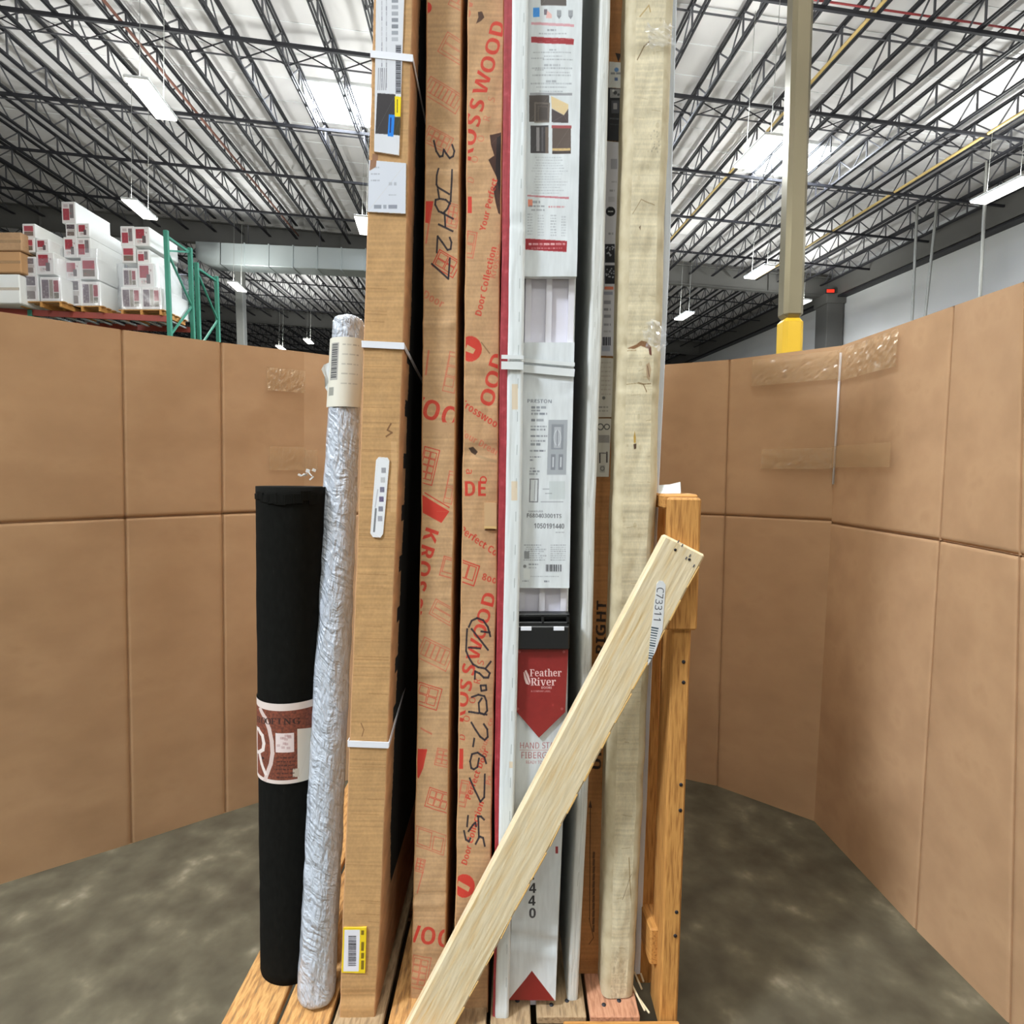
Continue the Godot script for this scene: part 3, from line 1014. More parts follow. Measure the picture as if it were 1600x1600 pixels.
func screens() -> void:
	# [foot pixel, top pixel] of each fold, from left to right
	var px := [[[0, 1382], [0, 487]], [[205, 1318], [190, 515]], [[352, 1270], [345, 535]], [[475, 1232], [475, 550]], [[520, 1222], [520, 556]],
		[[1015, 1205], [1035, 570]], [[1120, 1228], [1140, 562]], [[1272, 1283], [1315, 540]], [[1430, 1452], [1490, 478]], [[1577, 1600], [1600, 440]]]
	var folds := []
	for p in px:
		var b := ath(p[0][0], p[0][1], 0.0)
		folds.append([b, atz(p[1][0], p[1][1], -b.z)])
	# the sheets go on past the frame's edges
	var l0: Array = [folds[0][0] + (folds[0][0] - folds[1][0]) * 1.3, folds[0][1] + (folds[0][1] - folds[1][1]) * 1.3]
	folds[0] = [folds[0][0] + (folds[0][0] - folds[1][0]) * 0.5, folds[0][1] + (folds[0][1] - folds[1][1]) * 0.5]
	folds.push_front(l0)
	folds.append([Vector3(1.2, 0, -0.55), Vector3(1.15, 1.74, -0.55)])
	var middle := [Vector3(-0.1, 0, -2.56), Vector3(-0.08, 1.745, -2.56)]
	folds.insert(6, middle)
	screen_lines = folds
	var sheets := [[0, 4, "brown cardboard sheet standing beside the black felt roll", 1.142], [4, 9, "brown cardboard sheet standing behind the loaded pallet", 1.122], [9, 12, "brown cardboard sheet with clear tape on its fold, opposite the felt roll", 1.112]]
	for n in sheets.size():
		var sh = sheets[n]
		var o := thing("cardboard_screen", sh[2], "cardboard", (folds[sh[0]][0] + folds[sh[1]][0]) * 0.5)
		for k in range(sh[0], sh[1]):
			var a = folds[k]; var b = folds[k + 1]
			var off := o.position
			var ma: Vector3 = a[0].lerp(a[1], sh[3] / a[1].y)
			var mb: Vector3 = b[0].lerp(b[1], sh[3] / b[1].y)
			var gl := 0.0038 if k > sh[0] else 0.0
			var gr := 0.0038 if k < sh[1] - 1 else 0.0
			put("lower_panel", panel_mesh(a[0] - off, b[0] - off, mb - off, ma - off, [gl, gr, 0.0, 0.0065], k * 7.0 + 1.0, Vector3(0, 1, -0.6) - off), M.kraft, o)
			put("upper_panel", panel_mesh(ma - off, mb - off, b[1] - off, a[1] - off, [gl, gr, 0.0065, 0.0], k * 7.0 + 4.0, Vector3(0, 1, -0.6) - off), M.kraft, o)
		if n == 0:
			film_on(o, 3, 0.52, 1.6, 1.0, 1.685, "packing_tape", 0.55)
			film_on(o, 3, 0.55, 1.3, 1.0, 1.39, "packing_tape", 0.3)
		if n == 1:
			film_on(o, 8, 0.24, 1.62, 0.99, 1.72, "packing_tape", 0.5)
			film_on(o, 8, 0.36, 1.305, 0.99, 1.38, "packing_tape", 0.4)
			film_on(o, 4, 0.0, 1.3, 0.45, 1.38, "packing_tape", 0.4)
			for q in 7:
				var at := atz(470 + q * 3.2 + rng.randf_range(-2, 2), 738 + rng.randf_range(-9, 10), 2.32) - o.position
				put("torn_scrap", block(at, Vector3(0.012 + rng.randf() * 0.012, 0.004 + rng.randf() * 0.012, 0.002), 0.0006, Basis.from_euler(Vector3(rng.randf_range(-0.6, 0.6), rng.randf_range(-0.6, 0.6), rng.randf_range(-1, 1)))), M.white_card, o)
		if n == 2:
			film_on(o, 9, 0.01, 1.61, 0.62, 1.72, "packing_tape", 0.7)
			film_on(o, 9, 0.01, 1.31, 0.62, 1.385, "packing_tape", 0.2)
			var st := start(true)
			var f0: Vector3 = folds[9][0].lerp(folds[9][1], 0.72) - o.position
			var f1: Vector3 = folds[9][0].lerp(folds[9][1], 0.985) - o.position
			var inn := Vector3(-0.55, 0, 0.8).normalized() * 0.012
			bar(st, f0 + inn, f1 + inn, 0.007, 0.003, Vector3(0, 0, 1))  # white bar standing in for the bright line of light at the seam
			put("seam_light_bar", done(st), M.strap, o)

# a strip of clear tape on panel k, from fraction u0 to u1 and height h0 to h1
func film_on(o: Node3D, k: int, u0: float, h0: float, u1: float, h1: float, called: String, crumple: float) -> void:
	var a = screen_lines[k]; var b = screen_lines[k + 1]
	var n: Vector3 = (b[0] - a[0]).cross(Vector3.UP).normalized()
	if n.dot(Vector3(0, 0, -0.6) - a[0]) < 0.0: n = -n
	var st := start()
	var pt := func(u: float, h: float) -> Vector3:
		var l: Vector3 = a[0].lerp(a[1], h / a[1].y)
		var r: Vector3 = b[0].lerp(b[1], h / b[1].y)
		return l.lerp(r, u) + n * (0.016 + crumple * 0.008 * noise.get_noise_2d(u * 400.0 + k * 50.0, h * 700.0)) - o.position
	var nu := 26; var nv := 10
	for i in nu:
		for j in nv:
			var q := []
			for c in [[i, j], [i + 1, j], [i + 1, j + 1], [i, j + 1]]:
				q.append(pt.call(lerpf(u0, u1, float(c[0]) / nu), lerpf(h0, h1, float(c[1]) / nv)))
			face(st, q, n)
	put(called, done(st), M.tape, o)


# ---------------------------------------------------------------- the pallet with its upright and braces
func pallet() -> void:
	var o := thing("wooden_pallet", "wooden floor pallet with an upright post and a diagonal brace, under the packages", "pallet", Vector3(-0.13, 0, -1.65))
	var off := -o.position
	var xs := [[-0.617, -0.506], [-0.494, -0.39], [-0.38, -0.275], [-0.263, -0.165], [-0.152, -0.055], [-0.046, 0.04], [0.053, 0.16], [0.168, 0.275]]
	for k in xs.size():
		var x: float = (xs[k][0] + xs[k][1]) * 0.5
		var zf := -1.06 if k < 3 else (-1.1 if k < 6 else -1.202)
		board("deck_board", o, Vector3(x, DECK - 0.009, zf) + off, Vector3(x, DECK - 0.009, -2.26) + off, xs[k][1] - xs[k][0], 0.018, Vector3.UP, M.deck[[0, 0, 1, 0, 1, 1, 1, 2][k]], 0.002)
		if k > 4:
			for q in 2:
				var sn := start(true)
				tube(sn, [Vector3(x - 0.02 + q * 0.035, DECK - 0.006, -1.23 - 0.01 * q) + off, Vector3(x - 0.02 + q * 0.035, DECK + 0.001, -1.23 - 0.01 * q) + off], 0.005, 8)
				put("nail_head", done(sn), M.steel, o)
	board("lead_board", o, Vector3(0.11, DECK - 0.016, -1.15) + off, Vector3(0.357, DECK - 0.016, -1.15) + off, 0.098, 0.02, Vector3.UP, M.amber, 0.002)
	for z in [-1.16, -1.68, -2.2]:
		board("stringer", o, Vector3(-0.617, 0.056, z) + off, Vector3(0.357, 0.056, z) + off, 0.04, 0.09, Vector3.UP, M.deck[0], 0.003)
	for z in [-1.16, -1.68, -2.2]:
		board("bottom_board", o, Vector3(-0.617, 0.006, z) + off, Vector3(0.357, 0.006, z) + off, 0.09, 0.011, Vector3.UP, M.deck[1], 0.001)
	# upright post: edge on to the camera, leaning a little to the right
	var f := upright_face([[1588, 1029, 1060], [1400, 1038, 1070], [1010, 1054, 1081], [785, 1059, 1086]], 1.203)
	var b0 := Vector3((f.xl[0] + f.xr[0]) * 0.5, DECK - 0.03, -1.203 - 0.0445)
	var t0 := Vector3((f.xl[3] + f.xr[3]) * 0.5, f.h1, -1.203 - 0.0445)
	var post := board("upright_post", o, b0 + off, t0 + off, 0.089, 0.039, Vector3.RIGHT, M.amber, 0.004)
	for q in [[1068, 1034], [1068, 1066], [1064, 1226], [1063, 1266], [1057, 1425], [1055, 1462]]:
		var sn := start(true)
		var c := atz(q[0], q[1], 1.203)
		var loc: Transform3D = post.transform.affine_inverse()
		tube(sn, [loc * (c + off + Vector3(0, 0, -0.006)), loc * (c + off + Vector3(0, 0, 0.0012))], 0.004, 8)
		put("nail_head", done(sn), M.steel, post)
	# a second, darker post right behind it and the wide cleat at the top
	board("rear_post", o, Vector3(b0.x - 0.028, DECK - 0.03, -1.36) + off, Vector3(t0.x - 0.028, f.h1, -1.36) + off, 0.089, 0.036, Vector3.RIGHT, M.amber, 0.004)
	var c0 := atz(1060, 985, 1.19)
	var c1 := atz(1066, 778, 1.19)
	board("cleat", o, Vector3(c0.x + 0.005, c0.y, -1.2) + off, Vector3(c1.x + 0.006, c1.y, -1.2) + off, 0.066, 0.022, Vector3.BACK, M.amber, 0.004)
	var k0 := atz(1032, 774, 1.24)
	var k1 := atz(1086, 774, 1.24)
	board("top_block", o, Vector3(k0.x, k0.y - 0.012, -1.26) + off, Vector3(k1.x, k0.y - 0.012, -1.26) + off, 0.09, 0.03, Vector3.UP, M.amber, 0.004)
	# diagonal brace nailed across the front
	var zb := 1.166
	var tl := atz(1045, 825, zb); var trr := atz(1097, 878, zb)
	var bl := atz(635, 1600, zb); var br := atz(714, 1600, zb)
	var m1 := (tl + trr) * 0.5
	var m0 := (bl + br) * 0.5
	var dir := (m1 - m0).normalized()
	var wdt: float = absf((trr - tl).cross(dir).length())
	m0 -= dir * 0.07
	m0.z = -zb - 0.013; m1.z = -zb - 0.013
	var dg := board("diagonal_brace", o, m0 + off, m1 + off, wdt, 0.026, Vector3.BACK, M.pine, 0.004)
	dg.set_meta("label", "pale new pine board nailed diagonally across the front")
	# rough bark edge along its lower side
	var inv: Transform3D = (o.transform * dg.transform).affine_inverse()
	for q in [[1076, 862], [1054, 862]]:
		var sn := start(true)
		var c := atz(q[0] + 1, q[1] + (12 if q[0] > 1060 else -3), zb)
		tube(sn, [inv * (c + Vector3(0, 0, -0.004)), inv * (c + Vector3(0, 0, 0.0012))], 0.0028, 8)
		put("nail_head", done(sn), M.steel, dg)
	for q in 5:
		var c := atz(1060 + q * 6, [846, 852, 872, 868, 884][q], zb)
		put("chip_mark", block(inv * (c + Vector3(0, 0, 0.0004)), Vector3(0.006, 0.0012, 0.0022), 0.0003), M.steel_mid, dg)
	var bark := plain(c8(206, 168, 106), 0.85)
	var blen := m0.distance_to(m1)
	for q in 16:
		var l := rng.randf_range(0.03, 0.07)
		var x := -blen * 0.5 + 0.03 + (blen - 0.08) * q / 15.0
		var wd := rng.randf_range(0.002, 0.005)
		var side := 1.0
		var edge := wdt * 0.5 * (1.0 if (inv * (atz(1097, 878, zb))).z > 0.0 else -1.0)
		put("bark_edge", block(Vector3(x, 0.0125, edge * side - signf(edge) * side * wd * 0.5), Vector3(l, 0.0022, wd), 0.0009, Basis(Vector3.UP, rng.randf_range(-0.04, 0.04))), bark, dg)
	# barcode sticker on the brace
	var face_d := {"z": zb, "hs": [atz(0, 1050, zb).y, atz(0, 890, zb).y], "xl": [atz(990, 1050, zb).x, atz(990, 890, zb).x], "xr": [atz(1060, 1050, zb).x, atz(1060, 890, zb).x]}
	face_d.h0 = face_d.hs[0]; face_d.h1 = face_d.hs[1]
	var cv := Canvas.new(224, 512, c8(214, 216, 218))
	var sh := sheet_of(face_d, cv)
	words(sh, "C73311", 1029, 945, 15.5, 96, c8(40, 40, 46), "Droid Sans Mono", 700)
	for q in 13:
		var yy := 982.0 + q * 3.9
		stroke(sh, [[1028 - q * 0.75, yy], [1017 - q * 0.75, yy - 2]], rng.randf_range(0.8, 2.6), c8(56, 72, 84))
	var sk := sticker("barcode_sticker", o, face_d, [[1026, 912], [1030, 907], [1036, 908], [1040, 914], [1035, 985], [1024, 1018], [1012, 1040], [1017, 985]], print_material(cv, 0.5), 0.001, "white barcode sticker on the pine brace")
	sk.position = off
	# side rail going back from the post
	board("side_rail", o, Vector3(0.318, 0.255, -1.24) + off, Vector3(0.27, 0.255, -2.2) + off, 0.03, 0.085, Vector3.UP, M.amber, 0.004)
	for q in 6:
		var p := Vector3(0.285 + rng.randf() * 0.03, DECK - 0.01, -1.22 - rng.randf() * 0.15)
		board("splinter", o, p + off, p + off + Vector3(-0.02 - rng.randf() * 0.05, 0.02 + rng.randf() * 0.04, -0.08 - rng.randf() * 0.08), 0.004, 0.004, Vector3.UP, M.pine, 0.001)
	# paper scrap caught on top
	var st := start()
	var pr := [[1029, 758], [1046, 757], [1063, 753], [1064, 769]]
	var lo := [[1029, 771], [1046, 771], [1063, 771], [1078, 771]]
	for k in 3:
		var zz := [1.27, 1.255, 1.262, 1.24]
		face(st, [atz(lo[k][0], lo[k][1], zz[k] - 0.01), atz(lo[k + 1][0], lo[k + 1][1], zz[k + 1] - 0.01), atz(pr[k + 1][0], pr[k + 1][1], zz[k + 1]), atz(pr[k][0], pr[k][1], zz[k])], Vector3.BACK)
	tag(put("paper_scrap", done(st), M.white_card), "crumpled white paper scrap on top of the wooden post", "paper")


# ---------------------------------------------------------------- rolls
func roll_mesh(p0: Vector3, p1: Vector3, r0: float, r1: float, rings: int, n: int, wobble: float, seed_at: float, round_end := 0.0, hollow := 0.0) -> ArrayMesh:
	var b := frame_of(p0, p1, Vector3.BACK)
	var st := start(true)
	var prev := []
	var cap3 := [Vector2(0.5, 0.5), Vector2(0.5, 0.5), Vector2(0.5, 0.5)]
	var cap4 := cap3 + [Vector2(0.5, 0.5)]
	for k in rings + 1:
		var t := float(k) / rings
		var r := lerpf(r0, r1, t)
		if round_end > 0.0:
			var e := minf(t, 1.0 - t) * p0.distance_to(p1)
			if e < round_end: r *= sqrt(maxf(0.0, 1.0 - pow(1.0 - e / round_end, 2.0))) * 0.35 + 0.65
		var row := []
		for i in n + 1:
			var a := TAU * (i % n) / n
			var rr := r + wobble * noise.get_noise_3d(cos(a) * 25.0, sin(a) * 25.0 , t * 260.0 + seed_at)
			row.append(p0.lerp(p1, t) + (b.y * sin(a) + b.z * cos(a)) * rr)
		if prev:
			for i in n:
				face(st, [prev[i], prev[i + 1], row[i + 1], row[i]], prev[i] + prev[i + 1] - p0.lerp(p1, (k - 1.0) / rings) * 2.0,
					[Vector2(float(i) / n, 1.0 - (k - 1.0) / rings), Vector2((i + 1.0) / n, 1.0 - (k - 1.0) / rings), Vector2((i + 1.0) / n, 1.0 - t), Vector2(float(i) / n, 1.0 - t)])
		if k == 0 or k == rings:
			var c := p0 if k == 0 else p1
			for i in n:
				if hollow > 0.0 and k == rings:
					var d := (p0 - p1).normalized() * 0.06
					face(st, [row[i], row[i + 1], c + (row[i + 1] - c) * hollow, c + (row[i] - c) * hollow], c - p0, cap4)
					face(st, [c + (row[i] - c) * hollow, c + (row[i + 1] - c) * hollow, c + (row[i + 1] - c) * hollow + d, c + (row[i] - c) * hollow + d], c - row[i], cap4)
				else:
					face(st, [c, row[i], row[i + 1]], (p0 - p1) if k == 0 else (p1 - p0), cap3)
		prev = row
	return done(st)

func felt_roll() -> void:
	var base := ath(462, 1497, DECK)
	var z := -base.z + 0.012
	var top := atz(457, 760, z)
	var r := 0.0785
	var o := thing("felt_roll", "black roofing felt roll with a brown paper band round it", "felt roll", base)
	var felt := noisy(0.05, [[0.0, c8(16, 16, 14)], [0.6, c8(21, 21, 19)], [0.92, c8(24, 24, 22)], [1.0, c8(56, 54, 50)]], Vector3(3, 1.2, 3), 0.95, 71)
	felt.metallic_specular = 0.2
	relief(felt, 0.05, 0.05)
	put("roll", roll_mesh(Vector3.ZERO, top - base, r, r, 60, 48, 0.0012, 3.0, 0.0, 0.32), felt, o)
	# frayed edge at the top
	for k in 9:
		var a := -0.9 + k * 0.23
		var p := top - base + Vector3(sin(a) * r, -0.012, cos(a) * r)
		put("torn_edge", block(p + Vector3(0, -0.006 - 0.01 * rng.randf(), 0.0015), Vector3(0.024, 0.012 + 0.012 * rng.randf(), 0.002), 0.0005, Basis(Vector3.UP, a) * Basis(Vector3.BACK, rng.randf_range(-0.15, 0.15))), felt, o)
	# the paper band
	var h0 := (atz(455, 1222, z - r).y - base.y)
	var h1 := (atz(455, 1098, z - r).y - base.y)
	var cv := Canvas.new(640, 384, c8(118, 62, 44))
	cv.grain(noise, 1.2, 1.2, 0.35, 2.0)
	var len := (top - base).length()
	var axis := (top - base) / len
	var cpx := 459.0
	var sheet := {"canvas": cv, "map": func(p: Vector2) -> Vector2:
		var s := clampf((p.x - cpx) / 52.5, -1.2, 1.2)
		var a := asin(clampf(s, -1.0, 1.0)) + (s - clampf(s, -1.0, 1.0))
		var drop := 15.0 * (1.0 - cos(clampf(a, -1.5, 1.5)))       # the band's edge curves with the roll
		return Vector2(0.5 + a / 3.6, (p.y + drop - 1098.0) / (1231.0 - 1098.0))}
	var white := c8(222, 210, 204)
	var pink := c8(206, 186, 180)
	var dark := c8(46, 26, 22)
	cv.d = cv.d
	for e in [[0.0, 0.09], [0.955, 1.0]]:
		for y in range(int(e[0] * cv.h), int(e[1] * cv.h)):
			for x in cv.w: cv.blend(x, y, white, 0.95)
	stroke(sheet, [[424, 1108], [434, 1122], [441, 1140], [445, 1160], [446, 1180], [443, 1198], [437, 1214], [432, 1228]], 6.5, pink)
	stroke(sheet, [[408, 1140], [419, 1143], [428, 1152], [431, 1165], [429, 1176], [420, 1182], [411, 1183]], 6.0, white)
	stroke(sheet, [[413, 1146], [412, 1222]], 5.0, white)
	stroke(sheet, [[421, 1184], [426, 1200], [434, 1216]], 5.5, white)
	var word := "ROOFING"
	for k in word.length():
		words(sheet, word[k], [419, 430, 439, 448, 457, 468, 480][k], 1127, 14.5, 0, dark, "Droid Serif", 700)
	words(sheet, "T", 408, 1124, 15, 0, dark, "Droid Serif", 700)
	rect(sheet, 451, 1146, 477, 1178, c8(224, 208, 206))
	for k in 12:
		var x := rng.randf_range(452, 472); var y := rng.randf_range(1148, 1174)
		rect(sheet, x, y, x + 5, y + 4, Color(0.7, 0.55, 0.55, 0.5))
	rect(sheet, 481, 1140, 500, 1232, c8(212, 204, 192))
	rect(sheet, 475, 1206, 483, 1220, c8(196, 184, 168))
	for k in 6: scribble(sheet, 452, 478, 1186 + k * 6.5, 2.2, Color(0.16, 0.09, 0.08, 0.6))
	ring(sheet, 429, 1190, 1.2, 2.0, dark)
	var st := start(true)
	var nb := 44
	var rr := r + 0.002
	for k in nb:
		var q := []; var uv := []
		for c in [[k, h0], [k + 1, h0], [k + 1, h1], [k, h1]]:
			var a: float = -1.8 + 3.6 * c[0] / nb
			q.append(axis * c[1] + Vector3(sin(a) * rr, 0, cos(a) * rr))
			uv.append(Vector2(float(c[0]) / nb, 1.0 if c[1] == h0 else 0.0))
		face(st, q, Vector3(q[0].x, 0, q[0].z) - axis * 0.0, uv)
	put("paper_band", done(st), print_material(cv, 0.7), o).set_meta("label", "brown paper band with white lettering")
	var tk := atz(427, 1083, z - 0.065) - base
	put("staple", block(tk + Vector3(0, 0, 0.006), Vector3(0.006, 0.018, 0.002), 0.0005, Basis(Vector3.UP, -0.65)), plain(c8(190, 160, 122), 0.6), o)

func wrapped_roll() -> void:
	var base := ath(494, 1562, DECK)
	var top := atz(545, 497, 1.44)
	var o := thing("wrapped_roll", "slim roll in crinkled silvery plastic wrap, leaning by the felt roll", "roll", base)
	# the crinkles of the wrap are relief; its colour is even
	var cv := Canvas.new(512, 2048, Color(0.5, 0.5, 0.5))
	var n2 := FastNoiseLite.new()
	n2.seed = 8; n2.frequency = 0.02; n2.fractal_octaves = 4
	for y in cv.h:
		for x in cv.w:
			var bend := 34.0 * n2.get_noise_2d(x * 0.25, y * 0.18 + 70.0)
			var k := n2.get_noise_2d(x * 0.45 + y * 0.35, (y + 0.42 * x + bend) * 1.9) * 0.7 + 0.5 * n2.get_noise_2d(x * 2.0 + 300.0, y * 1.0 + 500.0)
			var v := clampi(int(128.0 + 150.0 * k), 0, 255)
			var q := (y * cv.w + x) * 4
			cv.d[q] = v; cv.d[q + 1] = v; cv.d[q + 2] = v
	var m := plain(c8(182, 189, 200), 0.34)
	m.heightmap_enabled = true
	m.heightmap_scale = 0.7
	m.heightmap_texture = cv.texture()
	m.clearcoat_enabled = true
	m.clearcoat = 0.8
	m.clearcoat_roughness = 0.12
	put("roll", roll_mesh(Vector3.ZERO, top - base, 0.0405, 0.0365, 260, 48, 0.004, 11.0, 0.02), m, o)
	# paper label seen through the wrap, and the loose flap of film beside it
	var t0 := 0.86; var t1 := 0.965
	var cl := Canvas.new(128, 256, c8(206, 203, 190))
	var sl := {"canvas": cl, "map": func(p: Vector2) -> Vector2: return Vector2(p.x / 40.0, p.y / 100.0)}
	rect(sl, 9, 8, 17, 62, c8(150, 148, 142))
	barcode(sl, 10, 10, 16, 60)
	rect(sl, 8, 72, 14, 84, c8(140, 140, 132))
	for k in 5: scribble(sl, 20, 34, 10 + k * 14, 2.0, Color(0.5, 0.5, 0.48, 0.6))
	var st := start(true)
	var ax := top - base
	for k in 24:
		var q := []; var uv := []
		for c in [[k, t0], [k + 1, t0], [k + 1, t1], [k, t1]]:
			var a: float = -1.4 + 2.8 * c[0] / 24.0
			q.append(ax * c[1] + Vector3(sin(a), 0, cos(a)) * (lerpf(0.0405, 0.0365, c[1]) + 0.0035))
			uv.append(Vector2(float(c[0]) / 24.0, 1.0 if c[1] == t0 else 0.0))
		face(st, q, Vector3(sin(-1.4 + 2.8 * k / 24.0), 0, cos(-1.4 + 2.8 * k / 24.0)), uv)
	put("paper_label", done(st), print_material(cl, 0.45), o)
	var sf := start(true)
	var zf := 1.41
	var outline := [[[524, 572], [523, 614]], [[515, 566], [514, 616]], [[506, 570], [508, 606]], [[502, 577], [509, 592]]]
	for k in 3:
		var zz := [zf, zf - 0.012, zf - 0.004, zf - 0.016]
		face(sf, [atz(outline[k][0][0], outline[k][0][1], zz[k]) - base, atz(outline[k + 1][0][0], outline[k + 1][0][1], zz[k + 1]) - base, atz(outline[k + 1][1][0], outline[k + 1][1][1], zz[k + 1]) - base, atz(outline[k][1][0], outline[k][1][1], zz[k]) - base], Vector3.BACK)
	put("film_flap", done(sf), M.white_card, o)


# ---------------------------------------------------------------- the tall packages
func card_canvas(w: int, base: Color, seed_at: float) -> Canvas:
	var c := Canvas.new(w, 2048, base)
	for y in c.h:
		var flute := 0.015 * sin(y * 0.62) + 0.07 * noise.get_noise_2d(y * 3.0, seed_at)
		for x in c.w:
			var k := 1.0 + flute + 0.05 * noise.get_noise_3d(x * 0.22, y * 0.5, seed_at) + 0.05 * noise.get_noise_3d(x * 1.1, y * 2.4, seed_at + 60.0)
			var i := (y * w + x) * 4
			for q in 3: c.d[i + q] = clampi(int(c.d[i + q] * k), 0, 255)
	return c

func tall_brown_carton() -> void:
	var z := 1.2
	var f := upright_face([[1590, 530, 586], [1440, 535, 595], [1180, 545, 605.5], [780, 560, 622], [400, 572, 635], [0, 584, 646], [-170, 589.7, 653.6]], z)
	var cv := card_canvas(192, c8(187, 147, 99), 5.0)
	var s := sheet_of(f, cv)
	# lighter flute stripes and scuffs
	for k in 70:
		var y := rng.randf_range(380, 1580)
		stroke(s, [[rng.randf_range(530, 580), y], [rng.randf_range(590, 640), y + 2]], rng.randf_range(0.8, 1.6), Color(0.5, 0.35, 0.2, rng.randf_range(0.1, 0.4)))
	stroke(s, [[612, 662], [606, 672], [614, 676], [604, 682]], 2.5, c8(120, 84, 52))
	stroke(s, [[563, 1130], [568, 1140], [565, 1150]], 1.5, c8(130, 92, 60))
	rect(s, 612, 690, 622, 800, Color(0.86, 0.7, 0.52, 0.4))
	# tall shipping label
	poly(s, [[590, -80], [634, -80], [632, 0], [624, 244], [585, 238], [588, 0]], c8(214, 216, 222))
	for k in 26:
		var y := -60 + k * 8.0
		if y < 140:
			stroke(s, [[597, y], [597, y + 6]], 1.4, Color(0.45, 0.45, 0.5, rng.randf_range(0.2, 0.8)))
			stroke(s, [[604, y], [604, y + 6]], 1.8, Color(0.45, 0.45, 0.5, rng.randf_range(0.1, 0.7)))
	for k in 10: rect(s, 612, -30 + k * 10.0, 622, -24 + k * 10.0, Color(0.4, 0.42, 0.46, rng.randf_range(0.2, 0.8)))
	rect(s, 618, 72, 627, 148, c8(150, 152, 160))
	barcode(s, 619, 74, 626, 147)
	for k in 5: stroke(s, [[592 + k * 3, 108], [591 + k * 3, 142]], 1.4, Color(0.45, 0.45, 0.48, 0.6))
	poly(s, [[590, 147], [618, 149], [617, 212], [587, 210]], c8(54, 50, 52))
	poly(s, [[617, 152], [627, 153], [626, 184], [617, 183]], c8(240, 214, 0))
	poly(s, [[617, 184], [626, 184], [625, 213], [616, 212]], c8(58, 52, 28))
	poly(s, [[608, 180], [617, 181], [615, 215], [606, 214]], c8(28, 128, 224))
	stroke(s, [[611, 186], [610, 208]], 2.2, c8(20, 50, 110))
	stroke(s, [[621, 157], [621, 177]], 1.5, c8(110, 96, 10))
	# second label
	poly(s, [[577, 251], [635, 256], [634, 335], [575, 332]], c8(208, 212, 222))
	poly(s, [[580, 240], [590, 241], [588, 262], [578, 268]], c8(150, 110, 82))
	for k in 3: scribble(s, 580, 594, 262 + k * 10.0, 2.0, Color(0.4, 0.42, 0.46, 0.5))
	scribble(s, 608, 620, 286, 5.0, Color(0.4, 0.42, 0.46, 0.5))
	scribble(s, 608, 620, 305, 1.5, Color(0.4, 0.42, 0.46, 0.5))
	scribble(s, 585, 622, 321, 6.0, Color(0.35, 0.37, 0.42, 0.55))
	# white sticker
	poly(s, [[588, 719], [592, 714], [606, 715], [609, 720], [599, 834], [595, 840], [583, 839], [579, 833]], c8(226, 228, 232))
	for k in 7: rect(s, 596.5 - k * 1.1, 731 + k * 15.0, 603.5 - k * 1.1, 739 + k * 15.0, [c8(150, 150, 156), c8(190, 190, 192), c8(120, 116, 136), c8(104, 92, 124), c8(128, 128, 142), c8(160, 160, 170), c8(226, 228, 232)][k])
	stroke(s, [[588, 795], [585, 830]], 3.0, c8(120, 122, 126))
	stroke(s, [[591, 765], [587, 792]], 2.0, c8(190, 190, 196))
	# yellow label
	poly(s, [[537, 1448], [573, 1448], [571, 1519], [534, 1518]], c8(230, 200, 20))
	poly(s, [[539, 1451], [563, 1451], [561, 1516], [537, 1516]], c8(222, 222, 232))
	rect(s, 545, 1460, 557, 1508, c8(190, 190, 200), -1.5)
	barcode(s, 545, 1461, 557, 1507)
	for q in [[1452, 1459], [1470, 1484], [1487, 1496], [1499, 1513]]: rect(s, 565, q[0], 569.5, q[1], c8(120, 98, 16), -0.5)
	# the right side turns black past a strip along the edge
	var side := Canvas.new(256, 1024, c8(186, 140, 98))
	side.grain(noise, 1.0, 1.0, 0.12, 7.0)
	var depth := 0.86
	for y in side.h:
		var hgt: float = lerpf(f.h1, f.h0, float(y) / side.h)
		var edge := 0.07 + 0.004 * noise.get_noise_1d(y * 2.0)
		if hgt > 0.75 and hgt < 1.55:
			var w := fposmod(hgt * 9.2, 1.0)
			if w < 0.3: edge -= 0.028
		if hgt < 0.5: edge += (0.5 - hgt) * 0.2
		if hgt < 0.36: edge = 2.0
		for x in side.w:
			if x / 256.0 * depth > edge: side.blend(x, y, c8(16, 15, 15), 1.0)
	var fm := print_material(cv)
	var creases := [[f.h0 + 0.045, 0.004, 0.006], [f.h0 + 0.02, -0.003, 0.006], [atz(0, 460, z).y, 0.0015, 0.006], [atz(0, 505, z).y, 0.001, 0.004], [atz(0, 890, z).y, 0.001, 0.004], [atz(0, 945, z).y, 0.001, 0.004]]
	var o := thing("tall_carton", "tall brown carton with white straps and a yellow barcode label", "carton", Vector3(-0.33, DECK, -z - 0.43))
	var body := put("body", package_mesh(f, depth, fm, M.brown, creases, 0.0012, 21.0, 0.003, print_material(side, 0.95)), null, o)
	body.position = -o.position
	for st in [["shipping_label", [[590, -80], [634, -80], [632, 0], [624, 244], [585, 238], [588, 0]], "white shipping label with black, blue and yellow blocks"], ["paper_label", [[577, 251], [635, 256], [634, 335], [575, 332]], "small white paper label"], ["barcode_sticker", [[588, 719], [592, 714], [606, 715], [609, 720], [599, 834], [595, 840], [583, 839], [579, 833]], "narrow white rounded sticker"], ["price_label", [[537, 1448], [573, 1448], [571, 1519], [534, 1518]], "yellow-edged barcode label"]]:
		sticker(st[0], o, f, st[1], fm, 0.003, st[2]).position = -o.position
